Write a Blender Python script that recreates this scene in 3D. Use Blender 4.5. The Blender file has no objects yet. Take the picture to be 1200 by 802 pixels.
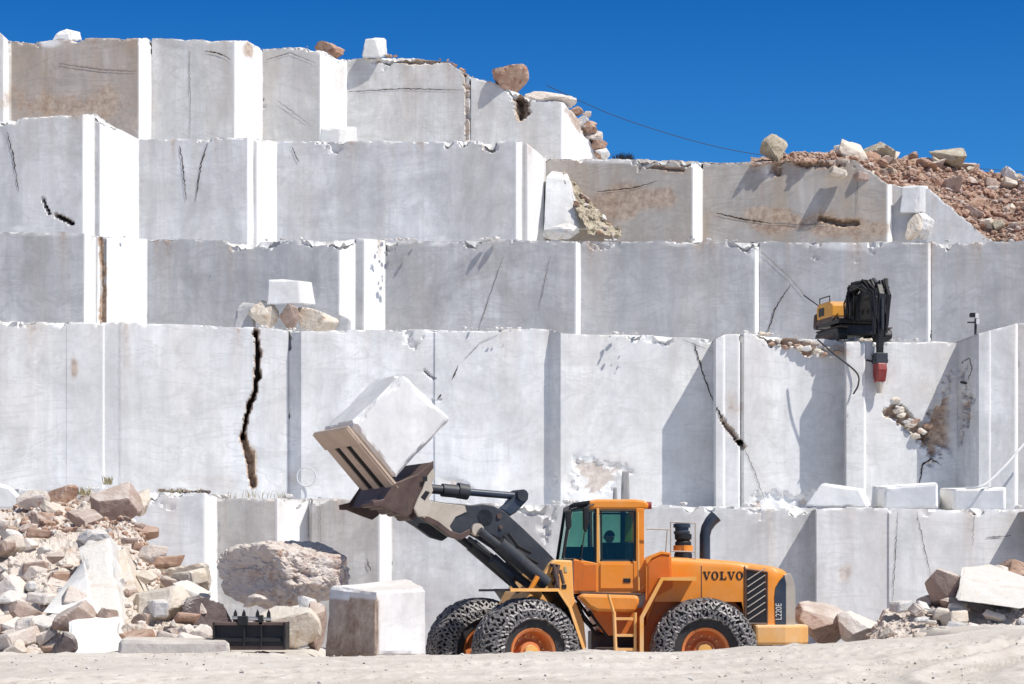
import bpy, bmesh, math, random
import numpy as np
from mathutils import Matrix, Vector
random.seed(7)
S = bpy.context.scene
COL = S.collection
F = 2790.0            # focal length in photo pixels (1200 wide)
EYE = 2.0; HZ = 700.0  # eye height, horizon row
PI = math.pi

# ------------------------------------------------------------------ noise
def _h(i, j, k, s):
    n = (i.astype(np.int64)*374761393 + j.astype(np.int64)*668265263 + k.astype(np.int64)*2147483647 + s*974634777) & 0x7fffffff
    n = (n ^ (n >> 13)) * 1274126177 & 0x7fffffff
    n = (n ^ (n >> 16)) * 60493 & 0x7fffffff
    return (n % 100003)/100003.0
def vnoise(p, s=0):
    p = np.asarray(p, float); f = np.floor(p); t = p-f; t = t*t*(3-2*t); i, j, k = (f[..., a].astype(np.int64) for a in range(3))
    r = 0
    for a in (0, 1):
        wa = t[..., 0] if a else 1-t[..., 0]
        for b in (0, 1):
            wb = t[..., 1] if b else 1-t[..., 1]
            for c in (0, 1):
                wc = t[..., 2] if c else 1-t[..., 2]
                r = r + wa*wb*wc*_h(i+a, j+b, k+c, s)
    return r
def fbm(p, oc=4, s=0, gain=.5):
    p = np.asarray(p, float); r = 0; a = 1; tot = 0
    for o in range(oc):
        r = r + a*vnoise(p*(2.03**o)+o*17.3, s+o); tot += a; a *= gain
    return r/tot      # 0..1, mean .5

# ------------------------------------------------------------------ placing
def W(px, py, D):
    return np.array([(px-600)/F*D, D, EYE+(HZ-py)/F*D])
def zat(py, D): return EYE+(HZ-py)/F*D
def xat(px, D): return (px-600)/F*D

# ------------------------------------------------------------------ objects
def tag(o, label=None, cat=None, group=None, kind=None):
    if label: o['label'] = label
    if cat: o['category'] = cat
    if group: o['group'] = group
    if kind: o['kind'] = kind
    return o
def empty(name, loc, label=None, cat=None, group=None, kind=None):
    o = bpy.data.objects.new(name, None); COL.objects.link(o); o.location = loc; o.empty_display_size = .2
    return tag(o, label, cat, group, kind)
def mesh_obj(name, verts, faces, mat, parent=None, attrs=None, smooth=False, loc=(0, 0, 0), origin=None):
    v = np.asarray(verts, float)
    if origin is not None: v = v-np.asarray(origin, float)
    me = bpy.data.meshes.new(name); me.from_pydata([tuple(x) for x in v.tolist()], [], [tuple(f) for f in faces])
    if attrs:
        for k, a in attrs.items():
            at = me.attributes.new(k, 'FLOAT', 'POINT'); at.data.foreach_set('value', np.asarray(a, np.float32).ravel())
    me.materials.append(mat)
    if smooth: me.polygons.foreach_set('use_smooth', [True]*len(me.polygons))
    me.update()
    o = bpy.data.objects.new(name, me); COL.objects.link(o); o.location = loc
    if parent: o.parent = parent
    return o
def grid_faces(s, t, off=0):
    i, j = np.meshgrid(np.arange(s-1), np.arange(t-1), indexing='ij'); a = (i*t+j+off).ravel()
    return np.stack([a, a+t, a+t+1, a+1], 1).tolist()

# ------------------------------------------------------------------ materials
class NT:
    def __init__(s, name):
        s.m = bpy.data.materials.new(name); s.m.use_nodes = True; s.n = s.m.node_tree.nodes; s.l = s.m.node_tree.links
        s.b = s.n['Principled BSDF']; s.out = s.n['Material Output']
    def node(s, t, **k):
        n = s.n.new(t)
        for a, v in k.items(): setattr(n, a, v)
        return n
    def pos(s, scale=(1, 1, 1), obj=False, rot=(0, 0, 0)):
        m = s.node('ShaderNodeMapping'); m.inputs['Scale'].default_value = scale; m.inputs['Rotation'].default_value = rot
        if obj: s.l.new(s.node('ShaderNodeTexCoord').outputs['Object'], m.inputs[0])
        else: s.l.new(s.node('ShaderNodeNewGeometry').outputs['Position'], m.inputs[0])
        return m.outputs[0]
    def noise(s, vec, scale, det=4, rough=.55, lo=0.3, hi=0.7, dist=0):
        n = s.node('ShaderNodeTexNoise'); s.l.new(vec, n.inputs['Vector']); n.inputs['Scale'].default_value = scale
        n.inputs['Detail'].default_value = det; n.inputs['Roughness'].default_value = rough; n.inputs['Distortion'].default_value = dist
        r = s.node('ShaderNodeMapRange'); s.l.new(n.outputs['Fac'], r.inputs[0]); r.inputs[1].default_value = lo; r.inputs[2].default_value = hi
        return r.outputs[0]
    def mul(s, a, b, op='MULTIPLY'):
        n = s.node('ShaderNodeMath', operation=op)
        for i, x in enumerate((a, b)):
            if isinstance(x, (int, float)): n.inputs[i].default_value = x
            else: s.l.new(x, n.inputs[i])
        n.use_clamp = op != 'SUBTRACT'
        return n.outputs[0]
    def mix(s, fac, a, b, mode='MIX'):
        n = s.node('ShaderNodeMix', data_type='RGBA', blend_type=mode)
        if isinstance(fac, (int, float)): n.inputs[0].default_value = fac
        else: s.l.new(fac, n.inputs[0])
        for i, x in ((6, a), (7, b)):
            if isinstance(x, tuple): n.inputs[i].default_value = (*x[:3], 1)
            else: s.l.new(x, n.inputs[i])
        return n.outputs[2]
    def attr(s, name):
        return s.node('ShaderNodeAttribute', attribute_name=name).outputs['Fac']
    def bump(s, h, strength=.3, dist=.05):
        b = s.node('ShaderNodeBump'); b.inputs['Strength'].default_value = strength; b.inputs['Distance'].default_value = dist
        s.l.new(h, b.inputs['Height']); s.l.new(b.outputs[0], s.b.inputs['Normal'])
    def done(s, col, rough=.7, metal=0, spec=.3):
        if isinstance(col, tuple): s.b.inputs['Base Color'].default_value = (*col, 1)
        else: s.l.new(col, s.b.inputs['Base Color'])
        s.b.inputs['Roughness'].default_value = rough; s.b.inputs['Metallic'].default_value = metal
        s.b.inputs['Specular IOR Level'].default_value = spec
        return s.m

def marble(name, base, brown=.12, streak=.5, vein=.3):
    t = NT(name); d = tuple(c*.60 for c in base); l = tuple(min(.88, c*1.16) for c in base)
    cl = t.noise(t.pos((.35, .35, .42)), 1.0, 7, .66, .28, .62, 1.0)
    c = t.mix(cl, d, l)
    st = t.noise(t.pos((1.5, 1.5, .07)), 1.0, 6, .66, .42, .72)
    c = t.mix(t.mul(st, streak), c, tuple(x*y for x, y in zip(base, (.60, .60, .62))))
    # slanting milky sweeps and grey clouds in the stone
    dg = t.noise(t.pos((.9, .9, .22), rot=(0, .75, 0)), 1.0, 7, .68, .5, .74, .7)
    c = t.mix(t.mul(dg, .62), c, tuple(x*y for x, y in zip(base, (.60, .61, .63))))
    dg2 = t.noise(t.pos((.5, .5, .16), rot=(0, -.5, 0)), 1.3, 6, .65, .52, .72, .9)
    c = t.mix(t.mul(dg2, .5), c, tuple(min(.88, x*1.2) for x in base))
    st2 = t.noise(t.pos((.55, .55, .03)), 1.7, 3, .6, .5, .8)
    c = t.mix(t.mul(st2, streak*.7), c, tuple(min(.9, x*1.25) for x in base))
    br = t.noise(t.pos((.5, .5, .12)), .9, 5, .65, .48, .85, .8)
    c = t.mix(t.mul(br, brown*2.6), c, (base[0]*.80, base[1]*.68, base[2]*.56))
    vn = t.noise(t.pos((.25, .25, .9), rot=(0, .55, 0)), .8, 6, .6, .47, .53, 2.2)
    vv = t.mul(t.mul(vn, t.mul(1, vn, 'SUBTRACT')), 4*vein)
    c = t.mix(vv, c, tuple(x*.6 for x in base))
    c = t.mix(t.mul(t.noise(t.pos((.28, .28, .2)), 1.0, 6, .65, .50, .72, .5), .6), c, tuple(x*y*.68 for x, y in zip(base, (1.02, .98, .96))))
    gr = t.noise(t.pos((1, 1, 1)), 6.0, 6, .7, .3, .7)
    c = t.mix(.8, c, t.mix(gr, (.90, .90, .90), (1.04, 1.04, 1.04)), 'MULTIPLY')
    bl = t.noise(t.pos((.55, .55, .22)), 1.0, 8, .7, .40, .64, 1.4)
    c = t.mix(.6, c, t.mix(bl, (.86, .87, .885), (1.20, 1.20, 1.19)), 'MULTIPLY')
    c = t.mix(1.0, c, (.92, .92, .91), 'DARKEN')
    # fine vertical saw scoring and broad strips cut at different passes
    sc = t.noise(t.pos((9, 9, .12)), 1.0, 3, .6, .45, .75)
    c = t.mix(t.mul(t.mul(sc, cl), .28), c, d)
    sx_ = t.node('ShaderNodeSeparateXYZ'); t.l.new(t.pos((1, 1, 1)), sx_.inputs[0])
    vo = t.node('ShaderNodeTexVoronoi', voronoi_dimensions='1D'); t.l.new(sx_.outputs[0], vo.inputs['W']); vo.inputs['Scale'].default_value = .45
    sv = t.node('ShaderNodeSeparateColor'); t.l.new(vo.outputs['Color'], sv.inputs[0])
    c = t.mix(t.mul(sv.outputs[0], .30), c, tuple(x*.66 for x in base)); c = t.mix(t.mul(sv.outputs[1], .16), c, (base[0]*.9, base[1]*.82, base[2]*.72))
    # thin saw lines left by the wire
    sw = t.noise(t.pos((.05, .05, 9.0), rot=(0, .12, 0)), 1.0, 2, .5, .35, .8)
    c = t.mix(t.mul(sw, .10), c, d)
    rubn = t.noise(t.pos((1, 1, 1)), 3.2, 6, .75, .35, .68)
    rub = t.mix(rubn, (.26, .145, .09), (.66, .53, .40))
    c = t.mix(t.attr('fresh_lit'), c, t.mix(t.mul(st, .5), t.mix(gr, (.80, .79, .765), (.88, .88, .87)), (.66, .65, .62)))  # white for broken chips and for sunlight painted on the returns
    dm = t.node('ShaderNodeMapRange'); t.l.new(t.mul(t.attr('dirt_shade'), t.mul(t.noise(t.pos((1, 1, 1)), 4.5, 6, .7, .2, .8), .6), 'ADD'), dm.inputs[0]); dm.inputs[1].default_value = .62; dm.inputs[2].default_value = .85
    c = t.mix(t.mul(t.mul(t.attr('dirt_shade'), .55), t.mul(dm.outputs[0], t.attr('dirt_shade')), 'MAXIMUM'), c, rub)
    dk = t.node('ShaderNodeMapRange'); t.l.new(t.mul(t.attr('dark'), t.mul(t.noise(t.pos((1, 1, 1)), 9, 4, .7, .2, .8), .5, 'MULTIPLY'), 'ADD'), dk.inputs[0]) if False else t.l.new(t.attr('dark'), dk.inputs[0])
    dk.inputs[1].default_value = .28; dk.inputs[2].default_value = .62
    c = t.mix(t.mul(t.mul(t.attr('dark'), .55), dk.outputs[0], 'MAXIMUM'), c, (.05, .038, .032))
    t.bump(t.noise(t.pos((1, 1, .5)), 4.0, 8, .7, 0, 1), .10, .05)
    return t.done(c, .8, 0, .15)

def rock_mat(name, a, b, c3=None, scale=1.6, bump=.6, obj=True, dust=.8):
    t = NT(name); p = t.pos((1, 1, 1), obj)
    c = t.mix(t.noise(p, scale, 6, .65, .35, .65, .5), a, b)
    if c3: c = t.mix(t.noise(p, scale*.8, 5, .7, .52, .66, 1.2), c, c3)
    c = t.mix(t.mul(t.noise(p, scale*7, 5, .75, .5, .75), .3), c, tuple(x*.5 for x in a))
    # pale dust on whatever faces up
    g = t.node('ShaderNodeNewGeometry'); sp = t.node('ShaderNodeSeparateXYZ'); t.l.new(g.outputs['Normal'], sp.inputs[0])
    up = t.node('ShaderNodeMapRange'); t.l.new(sp.outputs[2], up.inputs[0]); up.inputs[1].default_value = .35; up.inputs[2].default_value = .95
    c = t.mix(t.mul(t.mul(up.outputs[0], t.noise(p, 2.5, 4, .6, .25, .6)), dust), c, (.70, .66, .61))
    t.bump(t.noise(p, scale*3.5, 9, .75, 0, 1), bump, .12)
    return t.done(c, .85, 0, .15)

def paint(name, col, rough=.45, dust=.35, dustc=(.55, .47, .39), metal=0, grime=.25):
    t = NT(name); p = t.pos((1, 1, 1), True)
    c = t.mix(t.mul(t.noise(p, 1.4, 5, .65, .35, .75), grime), col, tuple(x*.5 for x in col))
    g = t.node('ShaderNodeNewGeometry'); sp = t.node('ShaderNodeSeparateXYZ'); t.l.new(g.outputs['Normal'], sp.inputs[0])
    up = t.node('ShaderNodeMapRange'); t.l.new(sp.outputs[2], up.inputs[0]); up.inputs[1].default_value = .2; up.inputs[2].default_value = 1
    n = t.noise(p, 3.0, 6, .7, .35, .7)
    c = t.mix(t.mul(n, dust), c, dustc)
    c = t.mix(t.mul(up.outputs[0], min(1, dust*2)), c, dustc)
    zz = t.node('ShaderNodeSeparateXYZ'); t.l.new(t.node('ShaderNodeNewGeometry').outputs['Position'], zz.inputs[0])
    zm = t.node('ShaderNodeMapRange'); t.l.new(zz.outputs[2], zm.inputs[0]); zm.inputs[1].default_value = 2.3; zm.inputs[2].default_value = .7
    c = t.mix(t.mul(t.mul(zm.outputs[0], t.noise(p, 2.2, 6, .7, .3, .75)), min(1, dust*2.2)), c, dustc)
    c = t.mix(t.mul(t.noise(t.pos((6, 6, .8), True), 1.5, 5, .7, .58, .7), grime*1.3), c, tuple(x*.4+.03 for x in col))
    t.bump(t.noise(p, 5, 5, .6, 0, 1), .08, .03)
    return t.done(c, rough, metal, .4)

M = {}
M['t1'] = marble('marble_weathered', (.78, .77, .74), .32, .45, .35)
M['t1b'] = marble('marble_brown_weathered', (.52, .47, .43), .75, .45, .6)
M['t2'] = marble('marble_grey', (.80, .80, .79), .18, .5, .3)
M['t2b'] = marble('marble_stained', (.56, .525, .485), .8, .5, .6)
M['t3'] = marble('marble_blue_grey', (.57, .573, .58), .18, .55, .35)
M['t4'] = marble('marble_pale', (.86, .865, .855), .15, .55, .45)
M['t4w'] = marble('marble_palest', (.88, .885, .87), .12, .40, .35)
M['t5'] = marble('marble_grey_blue', (.72, .725, .725), .16, .45, .25)
M['t5b'] = marble('marble_taupe', (.64, .62, .59), .22, .7, .25)
M['t5c'] = marble('marble_pale_blue', (.80, .805, .805), .14, .5, .3)
M['white'] = marble('marble_fresh_white', (.80, .79, .775), .10, .3, .22)
M['rock_olive'] = rock_mat('rock_weathered_tan', (.40, .34, .24), (.60, .53, .41), (.27, .22, .15), 2.4, .8, dust=.4)
M['rock_red'] = rock_mat('rock_red_brown', (.36, .20, .135), (.56, .40, .30), (.26, .11, .075), dust=.3)
M['rock_tan'] = rock_mat('rock_tan', (.66, .56, .45), (.78, .70, .60), (.50, .37, .25))
M['rock_pink'] = rock_mat('rock_pinkish_grey', (.68, .57, .49), (.80, .72, .65), (.50, .32, .24), 2.0, .7)
M['rock_white'] = rock_mat('rock_pale', (.70, .67, .63), (.80, .79, .77), (.60, .50, .40))
M['rock_shade'] = rock_mat('rock_dark_shaded', (.13, .10, .10), (.20, .16, .15), (.10, .07, .07))  # near-black; shade put into the colour of rocks, also serves dark debris
M['rock_face'] = rock_mat('rock_brown_face', (.36, .26, .21), (.48, .37, .31), (.28, .17, .15), 1.5, .4)

def sand_mat():
    t = NT('sand'); p = t.pos((1, 1, 1))
    c = t.mix(t.noise(p, .5, 6, .65, .3, .7), (.53, .485, .435), (.69, .645, .595))
    c = t.mix(t.mul(t.noise(t.pos((1, .35, 1)), 3.0, 8, .75, .5, .72), .55), c, (.40, .33, .285))
    c = t.mix(t.mul(t.noise(p, 14, 4, .8, .55, .75), .5), c, (.34, .28, .24))
    c = t.mix(t.mul(t.noise(p, 9, 4, .8, .60, .75), .6), c, (.80, .77, .72))
    t.bump(t.noise(p, 6, 9, .75, 0, 1), .5, .08)
    return t.done(c, .9, 0, .1)
M['sand'] = sand_mat()
M['gravel'] = rock_mat('gravel', (.56, .47, .40), (.70, .62, .55), (.44, .31, .23), 2.0, .5, False)
M['gravel_red'] = rock_mat('gravel_reddish', (.38, .22, .155), (.56, .41, .31), (.24, .11, .075), 1.6, 1.2, False, .3)
M['orange'] = paint('orange_enamel', (.84, .27, .012), .42, .2, (.74, .50, .26), 0, .18)
M['orange_shaded'] = paint('orange_shaded_enamel', (.68, .165, .012), .5, .08, (.5, .34, .22), 0, .35)  # darker copy of the orange, shade put into the colour
M['orange_dusty'] = paint('orange_dusty_enamel', (.84, .38, .06), .6, .40, (.80, .58, .36), 0, .15)
M['steel_dark'] = paint('dark_blue_grey_steel', (.026, .031, .040), .5, .10, (.30, .29, .28), 0, .4)
M['steel_dusty'] = paint('dusty_cream_steel', (.46, .40, .33), .75, .6, (.60, .54, .46), 0, .4)
M['steel_brown'] = paint('dusty_brown_steel', (.50, .37, .28), .8, .4, (.60, .48, .38), 0, .4)
M['steel_rust'] = paint('dark_worn_steel', (.085, .052, .045), .6, .28, (.30, .22, .18), .2, .6)
M['black'] = paint('black_plastic', (.010, .010, .012), .5, .05, (.2, .18, .16))
M['navy'] = paint('dark_blue_plastic', (.02, .035, .06), .35, .12, (.3, .3, .3))
M['rubber'] = paint('rubber', (.018, .018, .02), .8, .15, (.16, .14, .13))
M['chain'] = paint('worn_chain_steel', (.085, .08, .085), .5, .7, (.36, .34, .33), .2, .8)
M['rim'] = paint('orange_rim', (.72, .17, .03), .5, .2, (.6, .38, .2), 0, .4)
M['hubgold'] = paint('hub_yellow', (.85, .42, .06), .5, .2, (.6, .45, .3), 0, .2)
M['rod'] = paint('bright_piston_rod', (.62, .62, .63), .25, .1, (.5, .45, .4), .8, .1)
M['void'] = paint('slot_shade_black', (.006, .005, .005), .95, 0, grime=0)  # near-black that paints the shade inside the bucket slots
M['crack_deep'] = paint('deep_crack', (.05, .036, .03), .95, 0, grime=0)
M['crack_fine'] = paint('fine_crack', (.22, .20, .19), .95, 0, grime=0)
M['red'] = paint('red_enamel', (.26, .02, .02), .5, .1)
M['whitep'] = paint('white_paint', (.75, .74, .72), .5, .1)
M['exc_yellow'] = paint('yellow_enamel', (.75, .33, .03), .5, .15)
M['hivis'] = paint('yellow_green_fabric', (.30, .36, .03), .9, 0)
M['cloth'] = paint('dark_cloth', (.02, .022, .03), .9, .0)
M['skin'] = paint('skin', (.28, .16, .11), .6, .0)
M['pole'] = paint('grey_post', (.35, .34, .33), .7, .2)
M['cable'] = paint('dark_cable', (.03, .03, .035), .7, 0)
M['hose'] = paint('pale_hose', (.6, .62, .63), .6, .1)
M['straw'] = paint('dry_straw', (.42, .36, .20), .9, .1)
def glass_mat():
    t = NT('tinted_glass'); t.n.remove(t.b)
    tr = t.node('ShaderNodeBsdfTransparent'); tr.inputs[0].default_value = (.58, .76, .70, 1)
    gl = t.node('ShaderNodeBsdfGlossy'); gl.inputs[0].default_value = (.8, .95, .92, 1); gl.inputs[1].default_value = .05
    fr = t.node('ShaderNodeFresnel'); fr.inputs[0].default_value = 1.5
    mx = t.node('ShaderNodeMixShader'); ad = t.mul(t.mul(fr.outputs[0], .45), .015, 'ADD'); t.l.new(ad, mx.inputs[0]); t.l.new(tr.outputs[0], mx.inputs[1]); t.l.new(gl.outputs[0], mx.inputs[2])
    t.l.new(mx.outputs[0], t.out.inputs[0]); return t.m
M['glass'] = glass_mat()

# ------------------------------------------------------------------ quarry walls
def seg_dist(px, py, poly):
    d = np.full(px.shape, 1e9)
    for (x0, y0), (x1, y1) in zip(poly[:-1], poly[1:]):
        dx, dy = x1-x0, y1-y0; L = dx*dx+dy*dy
        t = np.clip(((px-x0)*dx+(py-y0)*dy)/L, 0, 1)
        d = np.minimum(d, np.hypot(px-x0-t*dx, py-y0-t*dy))
    return d
def sstep(a, b, x):
    t = np.clip((x-a)/(b-a), 0, 1); return t*t*(3-2*t)

def section(parent, path, top, zbot, core, mat, res=.10, cracks=(), stains=(), breaks=(), chip=1.0, name='rock_section', seed=0, rough=.007):
    tx = [t[0] for t in top]; ty = [t[1] for t in top]
    pts = [np.array([xat(px, D), D]) for px, D in path]
    full = [np.array([pts[0][0], core])]+pts+[np.array([pts[-1][0], core])]
    P = []; N = []; E = []; LIT = []
    n = len(full)
    for k in range(n-1):
        a, b = full[k], full[k+1]; L = np.linalg.norm(b-a)
        if L < 1e-6: continue
        side = k == 0 or k == n-2
        m = max(1, int(L/(res*(4 if side else 1))))
        tt = (b-a)/L; nn = np.array([tt[1], -tt[0]])
        for i in range(m+(1 if k == n-2 else 0)):
            f = i/m; p = a+(b-a)*f; P.append(p); N.append(nn)
            e = min(f*L if k > 0 else 9, (1-f)*L if k < n-2 else 9)
            if k == 0: e = (1-f)*L
            if k == n-2: e = f*L
            E.append(e); LIT.append(1.0 if (nn[0] > .45 and not side) else 0.0)
    P = np.array(P); N = np.array(N); E = np.array(E); LIT = np.array(LIT)
    s = len(P)
    pxs = 600+P[:, 0]/P[:, 1]*F
    zt = EYE+(HZ-np.interp(pxs, tx, ty))/F*P[:, 1]
    q = np.stack([P[:, 0], P[:, 1]*0, P[:, 0]*0+seed*3.1], 1)
    zt = zt+(fbm(q*1.1, 4, 5+seed)-.5)*.16*chip
    nz = int((zt.max()-zbot)/res); m = 7
    t = np.linspace(0, 1, nz+1)
    V = np.zeros((s, nz+1+m, 3)); et = np.full((s, nz+1+m), 9.0)
    V[:, :nz+1, 0] = P[:, 0, None]; V[:, :nz+1, 1] = P[:, 1, None]; V[:, :nz+1, 2] = zbot+(zt[:, None]-zbot)*t
    et[:, :nz+1] = (zt[:, None]-zbot)*(1-t)
    for j in range(m):
        f = ((j+1)/m)**2
        V[:, nz+1+j, 0] = P[:, 0]; V[:, nz+1+j, 1] = P[:, 1]+(core-P[:, 1])*f; V[:, nz+1+j, 2] = zt-.03*f
        et[:, nz+1+j] = np.abs(core-P[:, 1])*f
    isf = np.zeros(V.shape[:2]); isf[:, :nz+1] = 1
    px = 600+V[..., 0]/V[..., 1]*F; py = HZ-(V[..., 2]-EYE)/V[..., 1]*F
    nor = np.zeros(V.shape); nor[..., 0] = N[:, 0, None]; nor[..., 1] = N[:, 1, None]
    B = V.copy()
    dis = (fbm(B*.45, 3, 11+seed)-.5)*rough*4+(fbm(B*2.5, 3, 3+seed)-.5)*rough
    # corner and top chipping
    cf = np.clip(fbm(B*np.array([.7, .7, .7]), 5, 21+seed, .6)-.56, 0, 1)*3.6*chip
    cf2 = np.clip(fbm(B*3.1, 4, 31+seed, .65)-.43, 0, 1)*.42*chip
    r = cf+cf2
    rim = np.exp(-et/1.0)
    e1 = np.minimum(et, E[:, None]+.03+(1-rim)*.40+np.where(fbm(B*.33, 2, 91) > .60, 0, .25))
    push = np.clip(r-e1, 0, .55)*.8*(1-LIT[:, None]*np.clip(et*2.5-.3, 0, 1))
    V -= nor*push[..., None]*isf[..., None]*.9
    V[..., 2] -= np.clip(r-et, 0, .5)*.75
    fresh_lit = np.clip(push*6, 0, 1)*.8*(fbm(B*1.7, 3, 77) > .42)
    fresh_lit = np.maximum(fresh_lit, LIT[:, None]*.92*isf)  # right-facing returns whitened, sunlight put into their colour
    dirt_shade = np.clip((push-.30)*3, 0, 1)*(fbm(B*.6, 2, 9) > .52)*.5; dark = np.zeros_like(dirt_shade)
    # rust and dirty water running down from the rim
    run = np.clip((fbm(B*np.array([1.9, 1.9, .05]), 4, 71)-.53)*5, 0, 1)*np.exp(-et/(.5+2.6*fbm(B*np.array([.6, .6, 0]), 2, 72)))*isf
    dirt_shade = np.maximum(dirt_shade, run*.62); foot = np.clip((fbm(B*np.array([.5, .5, .2]), 4, 73)-.50)*4, 0, 1)
    dirt_shade = np.maximum(dirt_shade, foot*.20*isf)
    jit = (fbm(B*2.2, 4, 41)-.5)
    for (poly, w, dep, dk, br) in cracks:
        w = w*(.78 if w < 4.2 else .6); d = seg_dist(px+jit*min(w*3.5, 12), py+jit*3, poly)*(.35+1.3*fbm(B*1.6, 4, 44, .65)); k = sstep(w, w*.45, d)*isf
        dis -= k*dep; dark = np.maximum(dark, k*dk*(.45+.9*fbm(B*1.3, 3, 50))); dirt_shade = np.maximum(dirt_shade, sstep(w*1.5, w*.9, d)*br*isf)
    for (cx, cy, rx, ry, rot, st, ch) in stains:
        c, sn = math.cos(math.radians(rot)), math.sin(math.radians(rot))
        u = ((px-cx)*c+(py-cy)*sn)/rx; v = (-(px-cx)*sn+(py-cy)*c)/ry
        dd = np.sqrt(u*u+v*v); k = sstep(1, .35, dd+(fbm(B*1.1, 5, 60)-.5)*1.5)*st*isf
        if ch == 0: dirt_shade = np.maximum(dirt_shade, k)
        elif ch == 1: dark = np.maximum(dark, k)
        else: fresh_lit = np.maximum(fresh_lit, k)
    for (cx, cy, rx, ry, rot, dep, dk) in breaks:
        c, sn = math.cos(math.radians(rot)), math.sin(math.radians(rot))
        u = ((px-cx)*c+(py-cy)*sn)/rx; v = (-(px-cx)*sn+(py-cy)*c)/ry
        k = sstep(1, .55, np.sqrt(u*u+v*v)+(fbm(B*2.0, 5, 61, .65)-.5)*2.2)*isf*np.clip(E[:, None]*2.2-.1, 0, 1)
        rr = fbm(B*3.2, 4, 62, .7)
        dis -= k*dep*(.35+1.1*rr)
        if dk < 0: fresh_lit = np.maximum(fresh_lit, k); dirt_shade = np.maximum(dirt_shade, k*.6*(fbm(B*1.8, 3, 64) > .57)); continue
        dirt_shade = np.maximum(dirt_shade, k*.95); dark = np.maximum(dark, k*dk*sstep(.5, .7, fbm(B*1.5, 3, 63)))
    V += nor*(dis*isf)[..., None]
    o = mesh_obj(name, V.reshape(-1, 3), grid_faces(V.shape[0], V.shape[1]), mat, parent,
                    {'dirt_shade': np.clip(dirt_shade, 0, 1), 'dark': np.clip(dark, 0, 1), 'fresh_lit': np.clip(fresh_lit, 0, 1)}, True)
    o.data.set_sharp_from_angle(angle=.42); return o

def sliver(root, path, c_, D, zbot, seed):
    poly, w, dep, dk, br = c_; r = random.Random(seed*7+3)
    x0, x1 = path[0][0], path[-1][0]; P = []
    for (ax, ay), (bx, by) in zip(poly[:-1], poly[1:]):
        m = max(2, int(math.hypot(bx-ax, by-ay)/2.2))
        for i in range(m): P.append((ax+(bx-ax)*i/m+r.uniform(-.8, .8), ay+(by-ay)*i/m+r.uniform(-.4, .4)))
    P.append(poly[-1]); P = [p for p in P if x0+.5 < p[0] < x1-.5]
    if len(P) < 3: return
    px = [q[0] for q in path]; dd = [q[1] for q in path]; V = []; n = len(P); Dm = path[0][1]
    for i, (x, y) in enumerate(P):
        Dl = float(np.interp(x, px, dd))-.035; f = i/(n-1); hw = w*.42*(.25+.75*math.sin(PI*min(1, .12+f*.85)))*r.uniform(.5, 1.35)
        a, b = P[max(0, i-1)], P[min(n-1, i+1)]; tx_, ty_ = b[0]-a[0], b[1]-a[1]; L = math.hypot(tx_, ty_) or 1; nx_, ny_ = -ty_/L, tx_/L
        V += [W(x+nx_*hw, y+ny_*hw, Dl), W(x-nx_*hw, y-ny_*hw, Dl)]
    Fc = [(2*i, 2*i+1, 2*i+3, 2*i+2) for i in range(n-1)]
    o = mesh_obj('crack', np.array(V)-np.array([0, D, zbot]), Fc, M['crack_deep' if dk >= .6 else 'crack_fine'], root)
def tier(label, D, core, top, zbot, secs, cracks, stains, breaks=(), chip=1.0, res=.09):
    root = empty('quarry_wall', (0, D, zbot), label, 'rock wall')
    for i, sc in enumerate(secs):
        path, mat = sc[0], sc[1]
        wide = [c_ for c_ in cracks if c_[1] > 2.3]
        for ci, c_ in enumerate(cracks):
            if c_[1] <= 2.3: sliver(root, path, c_, D, zbot, ci)
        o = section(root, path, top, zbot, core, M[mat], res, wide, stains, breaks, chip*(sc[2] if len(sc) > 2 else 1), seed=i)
        o.location = (0, -D, -zbot)
    # solid rock behind the sawn faces
    nx = 60; pxs = np.linspace(top[0][0], top[-1][0], nx)
    zt = np.array([zat(np.interp(p, [t[0] for t in top], [t[1] for t in top]), D) for p in pxs])-.06
    xs = np.array([xat(p, core) for p in pxs])
    rows = [(core-.02, zbot+0*zt), (core-.02, zt), (core+4, zt), (core+9, zt), (core+9, zbot+0*zt)]
    V = np.array([[[xs[i], y, z[i]] for (y, z) in rows] for i in range(nx)])
    n = V.shape[0]*V.shape[1]
    o = mesh_obj('rock_core', V.reshape(-1, 3), grid_faces(nx, 5), M[secs[0][1]], root, {'dirt_shade': np.zeros(n), 'dark': np.zeros(n), 'fresh_lit': np.zeros(n)+.35})
    o.location = (0, -D, -zbot)
    return root

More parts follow.
